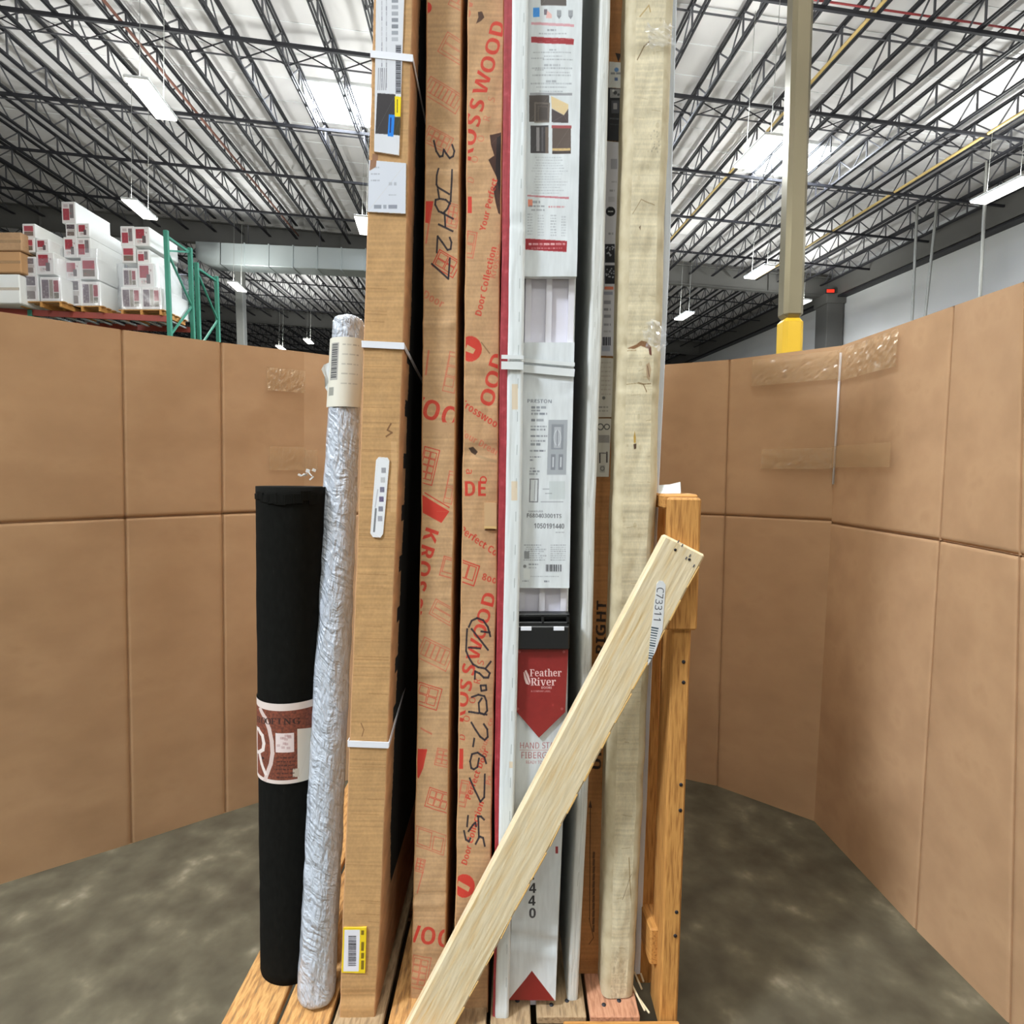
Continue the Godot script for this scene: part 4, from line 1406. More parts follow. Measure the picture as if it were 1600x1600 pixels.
	# straps right round the carton
	for py in [[86, 10], [538, 5], [1161, 4]]:
		var h := atz(600, py[0], z).y
		var l := along(f, "xl", h) - 0.002
		var r := along(f, "xr", h) + 0.002
		var sl := start()
		var drop: float = -0.0008 * py[1]
		bar(sl, Vector3(l, h, -z + 0.003), Vector3(r, h + drop, -z + 0.003), 0.0015, 0.013)
		bar(sl, Vector3(r, h + drop, -z + 0.003), Vector3(r, h + drop + (0.24 if py[0] > 1000 else -0.12), -z - depth), 0.0015, 0.01)
		bar(sl, Vector3(l, h, -z + 0.003), Vector3(l, h, -z - depth), 0.0015, 0.013)
		bar(sl, Vector3(l, h, -z - depth), Vector3(r, h + drop, -z - depth), 0.0015, 0.013)
		put("strap", done(sl), M.strap, o).position = -o.position


const INK := Color(0.78, 0.2, 0.15, 0.92)
const FAINT := Color(0.8, 0.36, 0.28, 0.62)

func tilted_window(s: Dictionary, cx: float, cy: float, w: float, h: float, angle: float, cols: int, rows: int, ink: Color, width := 1.5) -> void:   # little door drawings on the print
	var c := cos(deg_to_rad(angle)); var n := sin(deg_to_rad(angle))
	var at := func(u: float, v: float) -> Array: return [cx + u * w * c - v * h * n, cy + u * w * n + v * h * c]
	loop(s, [at.call(-0.5, -0.5), at.call(0.5, -0.5), at.call(0.5, 0.5), at.call(-0.5, 0.5)], width, ink)
	for i in cols:
		for j in rows:
			var u0 := -0.42 + 0.84 * i / cols; var u1 := -0.42 + 0.84 * (i + 0.86) / cols
			var v0 := -0.40 + 0.80 * j / rows; var v1 := -0.40 + 0.80 * (j + 0.86) / rows
			loop(s, [at.call(u0, v0), at.call(u1, v0), at.call(u1, v1), at.call(u0, v1)], width * 0.8, ink)

func hand(s: Dictionary, x0: float, y0: float, k: float, lines: Array, width := 3.0) -> void:   # marker strokes
	for l in lines:
		var pts := []
		for p in l: pts.append([x0 + p[0] / k, y0 + p[1] / k])
		stroke(s, pts, width, Color(0.13, 0.11, 0.15, 0.9))

func printed_cartons() -> void:
	# --- the one with the number 3 at its top
	var z := 1.246
	var f := upright_face([[1562, 641, 693], [1420, 645, 698], [1200, 650, 701.5], [800, 658, 710], [560, 659.5, 713.5], [240, 664, 719.5], [0, 666, 722], [-170, 667.9, 727.7]], z)
	var cv := card_canvas(192, c8(190, 154, 114), 15.0)
	var s := sheet_of(f, cv)
	disc(s, 664, 12, 9, INK)
	tilted_window(s, 722, -2, 30, 34, 27, 2, 1, FAINT)
	tilted_window(s, 714, 78, 52, 34, 31, 1, 2, FAINT)
	tilted_window(s, 692, 148, 66, 30, 30, 7, 1, FAINT)
	tilted_window(s, 684, 218, 46, 26, 26, 4, 2, FAINT)
	poly(s, [[660, 315], [676, 315], [670, 350], [658, 347]], INK)
	stroke(s, [[672, 330], [664, 380]], 3.0, FAINT)
	tilted_window(s, 709, 337, 18, 36, 12, 2, 3, FAINT)
	tilted_window(s, 698, 412, 40, 28, 28, 2, 2, INK)
	words(s, "Door", 676, 467, 17, 27, FAINT)
	stroke(s, [[668, 548], [663, 585]], 3.0, FAINT)
	tilted_window(s, 708, 582, 20, 62, 12, 1, 3, FAINT)
	words(s, "WOOD", 684, 645, 43, 17, INK, "Droid Sans", 800)
	rect(s, 640, 660, 712, 676, c8(188, 152, 113))
	tilted_window(s, 668, 728, 26, 56, 14, 2, 4, INK, 1.3)
	tilted_window(s, 706, 762, 14, 50, 12, 1, 2, FAINT)
	poly(s, [[656, 772], [704, 799], [690, 817], [656, 800]], INK)
	stroke(s, [[662, 770], [704, 793]], 1.6, INK)
	letters(s, "KROSSWOOD", Vector2(672, 835), Vector2(-6.2, 26.5), 32, 108, INK)
	tilted_window(s, 708, 888, 34, 30, 15, 1, 1, FAINT, 2.2)
	tilted_window(s, 696, 958, 46, 26, 28, 1, 2, FAINT)
	tilted_window(s, 680, 1022, 54, 34, 24, 5, 1, FAINT)
	tilted_window(s, 668, 1088, 40, 34, 16, 2, 2, INK, 1.2)
	stroke(s, [[656, 1138], [674, 1147]], 2.5, FAINT)
	poly(s, [[650, 1170], [667, 1171], [660, 1200], [652, 1216], [648, 1212]], INK)
	tilted_window(s, 694, 1184, 24, 26, 12, 2, 3, FAINT)
	tilted_window(s, 686, 1250, 40, 30, 16, 3, 2, INK, 1.1)
	loop(s, [[653, 1294], [675, 1301], [671, 1325], [650, 1317]], 1.5, FAINT)
	loop(s, [[679, 1307], [695, 1310], [690, 1331], [675, 1327]], 1.5, FAINT)
	loop(s, [[649, 1290], [699, 1305], [694, 1336], [645, 1320]], 1.2, FAINT)
	tilted_window(s, 655, 1352, 14, 20, 12, 2, 3, FAINT)
	stroke(s, [[660, 1362], [650, 1395]], 2.0, FAINT)
	words(s, "WOO", 666, 1462, 38, 8, INK, "Droid Sans", 800)
	tilted_window(s, 655, 1520, 30, 50, 10, 2, 4, FAINT)
	stroke(s, [[677, 220], [681, 236], [687, 245], [692, 244], [694, 234], [698, 240], [704, 247], [710, 244], [712, 236], [708, 226]], 3.0, Color(0.13, 0.11, 0.15, 0.9))
	hand(s, 640, 230, 6.667, [[[455, 235], [452, 330], [440, 470], [435, 560], [400, 640], [350, 690], [300, 670], [260, 600], [265, 550], [310, 540], [380, 550], [430, 590]], [[300, 225], [280, 300], [275, 390], [290, 420], [420, 490]], [[290, 440], [305, 530]], [[330, 680], [460, 745]], [[365, 690], [375, 830]], [[300, 805], [460, 875]], [[280, 1100], [290, 930], [340, 990], [400, 1070], [435, 1060], [445, 990], [425, 940]], [[425, 1155], [410, 1370], [220, 1215]]])
	var hz := func(py: float) -> float: return atz(0, py, z).y
	var cr := []
	for q in [[260, 0.003, 0.004], [272, -0.003, 0.008], [471, 0.003, 0.003], [482, 0.0015, 0.003], [496, 0.0015, 0.003], [506, -0.003, 0.008], [543, 0.002, 0.003], [769, 0.002, 0.002], [919, 0.003, 0.003], [925, -0.002, 0.003], [1050, -0.003, 0.004], [1060, 0.002, 0.003], [1402, 0.003, 0.003], [1409, -0.004, 0.005], [1500, 0.002, 0.01], [1530, -0.002, 0.01]]:
		cr.append([hz.call(q[0]), q[1], q[2]])
	var o := thing("door_carton", "brown carton with red print and the handwritten number starting with 3", "carton", Vector3(-0.18, DECK, -z - 0.4))
	put("body", package_mesh(f, 0.82, print_material(cv), M.brown, cr, 0.0018, 33.0, 0.003), null, o).position = -o.position

	# --- the one with the circled letters
	z = 1.222
	f = upright_face([[1584, 704, 762], [1420, 711.5, 766], [1200, 715, 770], [800, 722, 778.5], [560, 725, 780], [240, 729, 785], [0, 731, 788], [-170, 732.9, 793.7]], z)
	cv = card_canvas(192, c8(188, 150, 110), 25.0)
	s = sheet_of(f, cv)
	# torn and stained places
	poly(s, [[746, 19], [753, 18], [757, 27], [750, 33], [743, 37], [747, 27]], c8(82, 58, 44))
	poly(s, [[766, 210], [788, 206], [788, 340], [780, 334], [776, 318], [772, 296], [780, 282], [770, 262], [764, 250], [774, 244], [768, 226]], c8(62, 36, 24))
	poly(s, [[778, 215], [788, 210], [788, 320], [782, 300], [776, 270]], c8(28, 16, 12))
	poly(s, [[730, 700], [738, 698], [746, 706], [742, 711], [735, 707]], c8(66, 46, 30))
	stroke(s, [[744, 712], [780, 722]], 4.0, c8(170, 140, 104))
	words(s, "KROSSWOOD", 727, 12, 26, -75, FAINT)
	for l in [["D", 778, 45], ["O", 771, 72], ["O", 763, 100], ["W", 753, 130], ["S", 745, 163], ["S", 739, 187], ["O", 732, 214], ["R", 725, 240]]:
		words(s, l[0], l[1], l[2], 33, -75, INK, "Droid Sans", 800, 1.2)
	for l in [["S", 769, 155], ["R", 761, 185], ["O", 751, 216], ["O", 741, 249], ["D", 734, 281]]:
		words(s, l[0], l[1], l[2], 16, -75, FAINT, "Droid Sans", 500)
	rect(s, 726, 307, 735, 333, INK)
	words(s, "Your Perfect", 764, 320, 14, -75, INK)
	words(s, "Door Collection", 760, 440, 15, -76, INK)
	words(s, "Krosswood", 780, 400, 14, -76, FAINT)
	tilted_window(s, 733, 382, 16, 40, 10, 1, 2, FAINT, 2.0)
	disc(s, 733, 545, 20, INK)
	poly(s, [[728, 538], [742, 546], [738, 553], [724, 548]], c8(196, 160, 116))
	stroke(s, [[752, 535], [766, 552]], 2.0, c8(140, 108, 76))
	for l in [["O", 764, 621], ["O", 772, 593], ["D", 779, 565]]: words(s, l[0], l[1], l[2], 34, -72, INK, "Droid Sans", 800, 1.2)
	words(s, "Krosswood", 752, 648, 16, 30, INK)
	words(s, "Your Dream", 752, 693, 14, 27, FAINT)
	words(s, "a", 733, 737, 18, 90, INK, "Droid Sans", 500)
	ring(s, 756, 750, 5.0, 1.8, INK)
	words(s, "DE", 742, 764, 32, 0, INK, "Droid Sans", 800)
	rect(s, 757, 785, 776, 824, c8(198, 164, 122))
	rect(s, 757, 822, 776, 827, c8(214, 182, 122))
	rect(s, 758, 827, 776, 829, c8(90, 64, 44))
	words(s, "Perfect Coll", 752, 848, 15, 32, INK)
	tilted_window(s, 729, 895, 32, 32, 18, 2, 1, INK, 1.8)
	words(s, "8oo", 766, 904, 15, 15, INK)
	for l in [["D", 764, 937], ["O", 757, 963], ["O", 751, 987], ["W", 742, 1015], ["S", 732, 1045], ["S", 727, 1070], ["O", 721, 1093], ["R", 714, 1118]]:
		words(s, l[0], l[1], l[2], 30, -76, INK, "Droid Sans", 800, 1.2)
	for l in [["S", 752, 1035], ["R", 746, 1064], ["O", 738, 1094], ["O", 728, 1123], ["D", 720, 1152]]: words(s, l[0], l[1], l[2], 15, -76, INK, "Droid Sans", 500)
	words(s, "Your", 757, 1165, 12, -68, FAINT)
	words(s, "ce", 768, 1128, 12, -68, FAINT)
	rect(s, 712, 1170, 722, 1201, INK)
	words(s, "Perfect Door", 745, 1210, 14, -68, INK)
	tilted_window(s, 722, 1240, 14, 40, 12, 1, 2, FAINT, 2.0)
	words(s, "Door Collection", 738, 1302, 14, -73, INK)
	words(s, "Pe", 766, 1220, 13, -75, FAINT)
	disc(s, 724, 1384, 18, INK)
	poly(s, [[714, 1376], [734, 1386], [731, 1393], [712, 1384]], c8(190, 152, 110))
	hand(s, 640, 960, 6.667, [[[610, 130], [640, 65], [700, 38], [770, 60], [825, 130], [855, 230]], [[592, 150], [582, 270], [580, 380], [610, 445], [660, 520], [720, 550], [800, 560], [860, 490]], [[640, 150], [830, 370]], [[750, 175], [850, 190]], [[605, 345], [740, 352]],
		[[680, 670], [682, 590], [730, 610], [780, 655], [830, 655], [848, 610], [800, 565]], [[745, 740], [805, 735], [812, 785], [755, 795], [745, 740]], [[645, 862], [720, 835], [790, 850], [812, 900], [822, 1000], [785, 1042], [732, 1020], [725, 920], [760, 872]], [[610, 1015], [720, 1025], [815, 1042]],
		[[640, 1125], [690, 1200], [740, 1270], [790, 1308], [825, 1275], [820, 1195], [780, 1140]], [[672, 1290], [657, 1375]], [[808, 1555], [785, 1490], [710, 1440], [645, 1455], [625, 1530], [640, 1600], [670, 1615], [710, 1590], [725, 1500]]])
	hand(s, 640, 1180, 6.667, [[[620, 240], [680, 370], [742, 488], [785, 440], [795, 200]], [[605, 630], [595, 745]], [[610, 795], [660, 730], [690, 705], [698, 745]], [[560, 790], [580, 880], [615, 900], [632, 865]], [[712, 640], [755, 640], [790, 672]], [[722, 640], [727, 850]], [[690, 920], [735, 848], [775, 860], [795, 940]]])
	cr = []
	for q in [[208, 0.003, 0.003], [576, -0.003, 0.004], [582, 0.004, 0.003], [600, 0.0015, 0.003], [704, 0.004, 0.006], [776, 0.002, 0.002], [1003, 0.0015, 0.003], [1320, -0.002, 0.01]]:
		cr.append([atz(0, q[0], z).y, q[1], q[2]])
	o = thing("door_carton", "brown carton with red print and circled black handwriting", "carton", Vector3(-0.08, DECK, -z - 0.4))
	put("body", package_mesh(f, 0.82, print_material(cv), M.brown, cr, 0.0022, 47.0, 0.003), null, o).position = -o.position
	# loose cardboard flap
	sticker("torn_flap", o, f, [[757, 785], [776, 786], [776, 826], [757, 825]], print_material(cv), 0.004).position = -o.position


func white_package() -> void:
	var o := thing("white_door_package", "tall white door package with a red pointed tag and black clip", "package", Vector3(0.03, DECK, -1.65))
	var off := -o.position
	# inside: the door's white edge with its ribs, set back
	var zi := 1.244
	var fi := upright_face([[1570, 796, 868], [1180, 806, 884], [780, 812, 891], [400, 818, 901], [0, 826, 909], [-330, 833.3, 920.0]], zi)
	var inner := plain(c8(226, 223, 234), 0.55)
	put("door_edge", package_mesh(fi, 0.78, inner, M.white_card, [], 0.0003, 61.0, 0.003), null, o).position = off
	var ribs := start()
	for k in [0.1, 0.5, 0.93]:
		var a := Vector3(lerpf(fi.xl[0], fi.xr[0], k), DECK + 0.02, -zi + 0.004)
		var b := Vector3(lerpf(fi.xl[-1], fi.xr[-1], k), fi.h1, -zi + 0.004)
		bar(ribs, a, b, 0.006, 0.012)
	put("rib", done(ribs), plain(c8(226, 224, 232), 0.5), o).position = off
	# the left corner board with its red edge
	var zl := 1.198
	var fl := upright_face([[1592, 773, 795], [1420, 777, 799], [1180, 781, 806], [780, 790, 815], [560, 793, 818], [400, 795, 820], [0, 800, 826], [-330, 803.7, 833.3]], zl)
	var cl := Canvas.new(64, 2048, c8(216, 221, 222))
	cl.grain(noise, 1.0, 0.2, 0.05, 4.0)
	var sl := sheet_of(fl, cl)
	for k in 30:
		var y := 20 + k * 52.0
		stroke(sl, [[lerpf(823, 794, y / 1590.0), y], [lerpf(823, 794, (y + 14) / 1590.0), y + 14]], 1.8, Color(0.6, 0.63, 0.63, 0.7))
	for q in [[752, 782], [600, 640], [1190, 1200]]: rect(sl, 797, q[0], 812, q[1], Color(0.86, 0.74, 0.58, 0.6))
	put("corner_board", package_mesh(fl, 0.5, print_material(cl, 0.6), M.white_card, [[atz(0, 1580, zl).y, -0.004, 0.006], [atz(0, 1572, zl).y, 0.003, 0.004], [atz(0, 346, zl).y, 0.002, 0.003]], 0.0008, 63.0, 0.006), null, o).position = off
	var fr := upright_face([[1590, 770, 773.4], [1420, 773, 777.6], [1180, 773, 781.6], [780, 779, 790.5], [560, 781, 793.6], [400, 784, 795.6], [0, 788, 800.6], [-330, 791.7, 804.3]], zl + 0.004)
	put("red_edge", package_mesh(fr, 0.6, M.red_card, M.red_card, [], 0.0008, 65.0, 0.001), null, o).position = off
	# printed sleeves on the front
	var zs := 1.222
	var fs := upright_face([[1563, 795, 868], [1440, 799, 871.5], [1180, 806, 885], [1010, 808, 888], [780, 812, 892], [560, 816, 897], [400, 819, 902], [0, 824, 910], [-330, 831.3, 924.7]], zs)
	var cv := Canvas.new(256, 2048, c8(214, 219, 222))
	cv.grain(noise, 0.6, 0.3, 0.05, 12.0)
	var s := sheet_of(fs, cv)
	var red := c8(156, 30, 40)
	var grey := Color(0.42, 0.44, 0.48, 0.75)
	rect(s, 845, -40, 885, 9, c8(88, 80, 76))
	rect(s, 833, 12, 843, 27, c8(40, 140, 226))
	rect(s, 850, 15, 855, 24, c8(110, 100, 110)); poly(s, [[855, 17], [862, 23], [862, 29], [853, 29]], c8(226, 178, 172))
	for x in [870.0, 888.0]:
		rect(s, x, 16, x + 7, 25, c8(150, 153, 158)); poly(s, [[x, 25], [x + 7, 25], [x + 3.5, 30]], c8(130, 133, 138))
	poly(s, [[830, 35], [897, 38], [897, 42], [830, 39]], c8(206, 150, 158))
	scribble(s, 855, 870, 46, 2.4, grey); scribble(s, 842, 885, 52, 2.0, Color(grey, 0.45))
	poly(s, [[830, 58], [897, 61], [896, 70], [830, 67]], red)
	for q in [[77, 858, 869, 2.8], [82, 833, 892, 1.5], [88, 850, 878, 1.5], [91, 830, 850, 1.5], [93, 848, 895, 1.5], [101, 850, 875, 3.0], [106, 831, 894, 1.6], [109, 836, 850, 1.5], [113, 853, 890, 1.5], [117, 832, 892, 1.6], [126, 853, 869, 2.8], [130, 829, 894, 1.6], [136, 838, 885, 1.5], [142, 843, 880, 1.5]]:
		scribble(s, q[1], q[2], q[0], q[3], Color(grey, 0.55))
	rect(s, 828, 145, 894, 149, c8(150, 152, 156))
	# four door pictures
	rect(s, 827, 149, 858, 190, c8(74, 66, 62)); loop(s, [[836, 161], [858, 162], [857, 190], [836, 190]], 2.5, c8(112, 102, 94)); loop(s, [[841, 166], [856, 167], [856, 188], [841, 188]], 2.0, c8(94, 84, 78))
	poly(s, [[861, 150], [888, 163], [888, 170], [881, 180], [862, 169]], c8(220, 196, 150)); poly(s, [[862, 170], [881, 180], [888, 170], [888, 192], [862, 191]], c8(74, 62, 62))
	rect(s, 829, 196, 857, 239, c8(56, 52, 54)); rect(s, 838, 198, 843, 236, c8(150, 146, 148)); rect(s, 852, 198, 857, 239, c8(104, 90, 80)); rect(s, 846, 198, 849, 236, c8(90, 86, 90))
	rect(s, 863, 196, 892, 240, c8(92, 78, 70)); rect(s, 862, 196, 893, 200, c8(164, 74, 76)); rect(s, 863, 231, 891, 235, c8(206, 176, 120)); rect(s, 863, 236, 891, 240, c8(60, 48, 44))
	for k in 14: scribble(s, 830 + rng.randf() * 8, 870 + rng.randf() * 18, 245 + k * 4.3, 1.5, Color(grey, 0.35))
	poly(s, [[824, 305], [889, 308], [889, 311], [824, 307]], c8(190, 110, 120))
	rect(s, 825, 312, 832, 323, c8(226, 138, 112)); scribble(s, 832, 844, 314, 3.5, grey); scribble(s, 827, 851, 321, 2.5, grey); scribble(s, 830, 851, 327, 3.0, grey)
	scribble(s, 857, 883, 322, 2.4, Color(0.75, 0.4, 0.42, 0.8))
	for k in 8:
		scribble(s, 824, 832, 334 + k * 4.4, 2.0, Color(grey, 0.4)); scribble(s, 840, 850, 336 + k * 4.4, 1.8, Color(grey, 0.3)); scribble(s, 860, 869, 336 + k * 4.4, 2.0, Color(grey, 0.45)); scribble(s, 877, 884, 338 + k * 4.2, 1.8, Color(grey, 0.35))
	poly(s, [[821, 373], [886, 377], [885, 394], [821, 390]], red)
	scribble(s, 826, 883, 380, 3.2, c8(232, 190, 190)); scribble(s, 830, 878, 387, 2.2, c8(222, 170, 170))
	# data sheet below the opening
	words(s, "PRESTON", 843, 627, 7.5, 1, Color(grey, 0.9), "Droid Sans", 700, 1.2)
	for q in [[635, 830, 855, 3.4], [640.5, 830, 844, 2.4], [645, 830, 855, 3.0], [654.5, 830, 850, 4.0], [665.5, 829, 854, 2.0], [670, 829, 852, 2.8], [680, 829, 855, 2.6], [688, 829, 852, 2.0], [692.5, 829, 846, 3.5], [703, 828, 852, 2.6], [713, 828, 845, 2.0], [717.5, 828, 834, 2.4], [731, 828, 836, 2.0], [735, 827, 843, 2.6], [739, 827, 840, 3.0]]:
		scribble(s, q[1], q[2], q[0], q[3], Color(grey, 0.85))
	rect(s, 857, 656, 887, 742, c8(164, 169, 175), -2.5)
	rect(s, 862, 663, 881, 702, c8(140, 145, 152), -1.0); rect(s, 866, 667, 877, 700, c8(176, 180, 186), -0.8)
	ring(s, 871, 684, 12, 1.2, c8(204, 208, 212), 0.45); stroke(s, [[871, 672], [870.5, 697]], 1.2, c8(120, 124, 132))
	for x in [861.0, 873.0]: rect(s, x, 710, x + 7, 734, c8(130, 134, 142), -0.6); rect(s, x + 2.3, 714, x + 4.7, 730, c8(198, 202, 206), -0.5)
	loop(s, [[828.5, 748.5], [841, 748.5], [840, 784], [827.5, 784]], 1.8, c8(130, 133, 138)); stroke(s, [[836, 751], [835, 782]], 1.0, c8(150, 153, 158))
	rect(s, 858, 752, 883, 780, Color(0.72, 0.76, 0.76, 0.5)); stroke(s, [[845, 784], [880, 784]], 0.8, grey); stroke(s, [[848, 764], [858, 764]], 0.8, grey); stroke(s, [[852, 771], [862, 771]], 0.8, grey)
	words(s, "FIBERGLASS", 837, 799, 4.0, 0, grey)
	words(s, "F680403001TS", 850, 806, 8.6, 1, c8(92, 94, 98), "Droid Sans", 700, 0.98)
	words(s, "1050191440", 858, 822, 10.6, 1, c8(84, 86, 90), "Droid Sans", 700, 0.82)
	scribble(s, 868, 882, 831, 1.6, grey)
	for k in 8: scribble(s, 818 + rng.randf() * 4, 842 + rng.randf() * 12, 851 + k * 3.3, 1.6, Color(grey, 0.6)); scribble(s, 860, 884, 851 + k * 3.3, 1.6, Color(grey, 0.5))
	rect(s, 819, 862, 827, 873, c8(140, 143, 146)); disc(s, 820, 885, 2.6, c8(120, 122, 124)); scribble(s, 826, 842, 881, 2.0, grey); scribble(s, 826, 838, 886, 2.0, Color(grey, 0.5))
	rect(s, 853, 882, 877, 894, c8(198, 202, 206)); barcode(s, 853, 882, 877, 893, false)
	rect(s, 818, 889, 828, 905, c8(222, 226, 226)); scribble(s, 829, 873, 900, 1.2, Color(grey, 0.5)); scribble(s, 816, 826, 907, 2.0, grey); scribble(s, 850, 858, 907, 2.6, grey)
	# lettering under the tag
	var soft := c8(170, 92, 96)
	words(s, "HAND STAINED", 852, 1165, 13.0, 0, soft, "Droid Sans", 500, 0.9)
	words(s, "FIBERGLASS", 848, 1180, 13.5, 0, soft, "Droid Sans", 500, 0.95)
	words(s, "READY TO INSTALL", 846, 1191, 6.5, 0, soft, "Droid Sans", 500, 0.9)
	stroke(s, [[812, 1172], [880, 1172]], 0.7, c8(190, 140, 142))
	for k in 3: words(s, "440"[k], [832, 831, 832][k], 1388 + k * 19.5, 21, 0, c8(44, 44, 50), "Droid Sans", 700)
	disc(s, 833, 1373, 1.8, c8(44, 44, 50)); rect(s, 868, 1323, 872, 1334, c8(150, 46, 50))
	poly(s, [[831, 1517], [866, 1562], [866, 1564], [794, 1564]], c8(132, 34, 30))
	var pm := print_material(cv, 0.55)
	var cut := func(y0: float, y1: float) -> Dictionary:      # a piece of the front between two pixel rows
		var g := fs.duplicate(true)
		var ha := atz(0, y0, zs).y
		var hb := atz(0, y1, zs).y
		g.hs = [ha, hb]; g.xl = [along(fs, "xl", ha), along(fs, "xl", hb)]; g.xr = [along(fs, "xr", ha), along(fs, "xr", hb)]
		return g
	for p in [["upper_sleeve", 432, -330], ["middle_sleeve", 919, 535], ["lower_sleeve", 1563, 1003]]:
		var rows := []
		for y in [p[1], p[2]]: rows.append(y)
		var creases: Array = {"upper_sleeve": [[atz(0, 346, zs).y, 0.0012, 0.003]], "middle_sleeve": [[atz(0, 570, zs).y, 0.003, 0.01], [atz(0, 596, zs).y, 0.002, 0.002]], "lower_sleeve": [[atz(0, 1462, zs).y, 0.006, 0.012], [atz(0, 1448, zs).y, -0.004, 0.008], [atz(0, 1480, zs).y, -0.003, 0.008]]}[p[0]]
		put(p[0], sleeve_mesh(fs, rows[0], rows[1], 0.016, pm, creases, 71.0 + p[1]), null, o).position = off
	# tape band round the sleeve
	for q in [[571, 583], [561, 567]]:
		var st := start()
		var h := atz(0, (q[0] + q[1]) * 0.5, zs).y
		var hh := atz(0, q[0], zs).y - atz(0, q[1], zs).y
		var xl := along(fl, "xl", h) - 0.012
		bar(st, Vector3(xl, h + 0.003, -zl + 0.004), Vector3(along(fl, "xr", h), h + 0.002, -zl + 0.003), 0.002, hh)
		bar(st, Vector3(along(fl, "xr", h), h + 0.001, -zs + 0.004), Vector3(along(fs, "xr", h) + 0.001, h - 0.008, -zs + 0.004), 0.002, hh)
		put("tape_band", done(st), M.white_card, o).position = off
	# black plastic clip with two windows
	var a0 := atz(806, 1012, zs); var a1 := atz(889, 956, zs)
	var w := a1.x - a0.x; var hgt := a1.y - a0.y
	var mid := (a0 + a1) * 0.5
	var clip := put("plastic_clip", block(Vector3(0, -hgt * 0.16, 0), Vector3(w, hgt * 0.66, 0.03), 0.003), M.black_plastic, o)
	clip.position = mid + off + Vector3(0, 0, 0.003)
	for r in [[0.0, hgt * 0.45, w, hgt * 0.08, 0.026], [0.0, hgt * 0.22, w, hgt * 0.1, 0.026], [-w * 0.47, hgt * 0.34, w * 0.06, hgt * 0.26, 0.026], [w * 0.47, hgt * 0.34, w * 0.06, hgt * 0.26, 0.026], [0.0, hgt * 0.34, w * 0.05, hgt * 0.26, 0.026]]:
		put("frame_bar", block(Vector3(r[0], r[1], 0.0), Vector3(r[2], r[3], r[4]), 0.001), M.black_plastic, clip)
	put("frame_back", block(Vector3(0, hgt * 0.34, -0.008), Vector3(w * 0.94, hgt * 0.22, 0.004), 0.001), M.black_plastic, clip)
	for x in [-w * 0.31, w * 0.3]: put("bright_tab", block(Vector3(x, hgt * 0.1, 0.0155), Vector3(w * 0.2, hgt * 0.11, 0.002), 0.0005), M.strap, clip)
	# red pointed tag
	var tz := zs - 0.004
	var ft := fs.duplicate(true)
	ft.z = tz
	ft.hs = [atz(0, 1155, tz).y, atz(0, 1008, tz).y]
	ft.xl = [atz(800, 1155, tz).x, atz(800, 1008, tz).x]; ft.xr = [atz(896, 1155, tz).x, atz(896, 1008, tz).x]
	ft.h0 = ft.hs[0]; ft.h1 = ft.hs[1]
	var ct := Canvas.new(384, 588, c8(140, 40, 38))
	ct.grain(noise, 0.5, 0.5, 0.04, 6.0)
	var t := sheet_of(ft, ct)
	var ivory := c8(232, 204, 202)
	words(t, "Feather", 852.5, 1051, 15.5, 0, ivory, "Droid Serif", 700, 0.82)
	words(t, "River", 849, 1065, 16.5, 0, ivory, "Droid Serif", 700, 0.88)
	words(t, "DOORS", 854, 1074, 5.0, 0, ivory, "Droid Sans", 700)
	words(t, "A COMPANY LABEL", 845, 1079.5, 3.6, 0, ivory, "Droid Sans", 500)
	poly(t, [[818, 1050], [822, 1046], [826, 1054], [829, 1064], [828, 1070], [822, 1068], [819, 1060]], ivory)
	stroke(t, [[819, 1048], [828, 1070]], 1.0, c8(140, 40, 38))
	for q in [[811.5, 1018], [881, 1018], [809, 1107], [878, 1107]]: ring(t, q[0], q[1], 1.4, 1.0, c8(190, 110, 108))
	sticker("pointed_tag", o, ft, [[807, 1012], [888, 1012], [883, 1112], [842, 1152], [805, 1109]], print_material(ct, 0.5), 0.002, "red pointed paper tag with white lettering").position = off

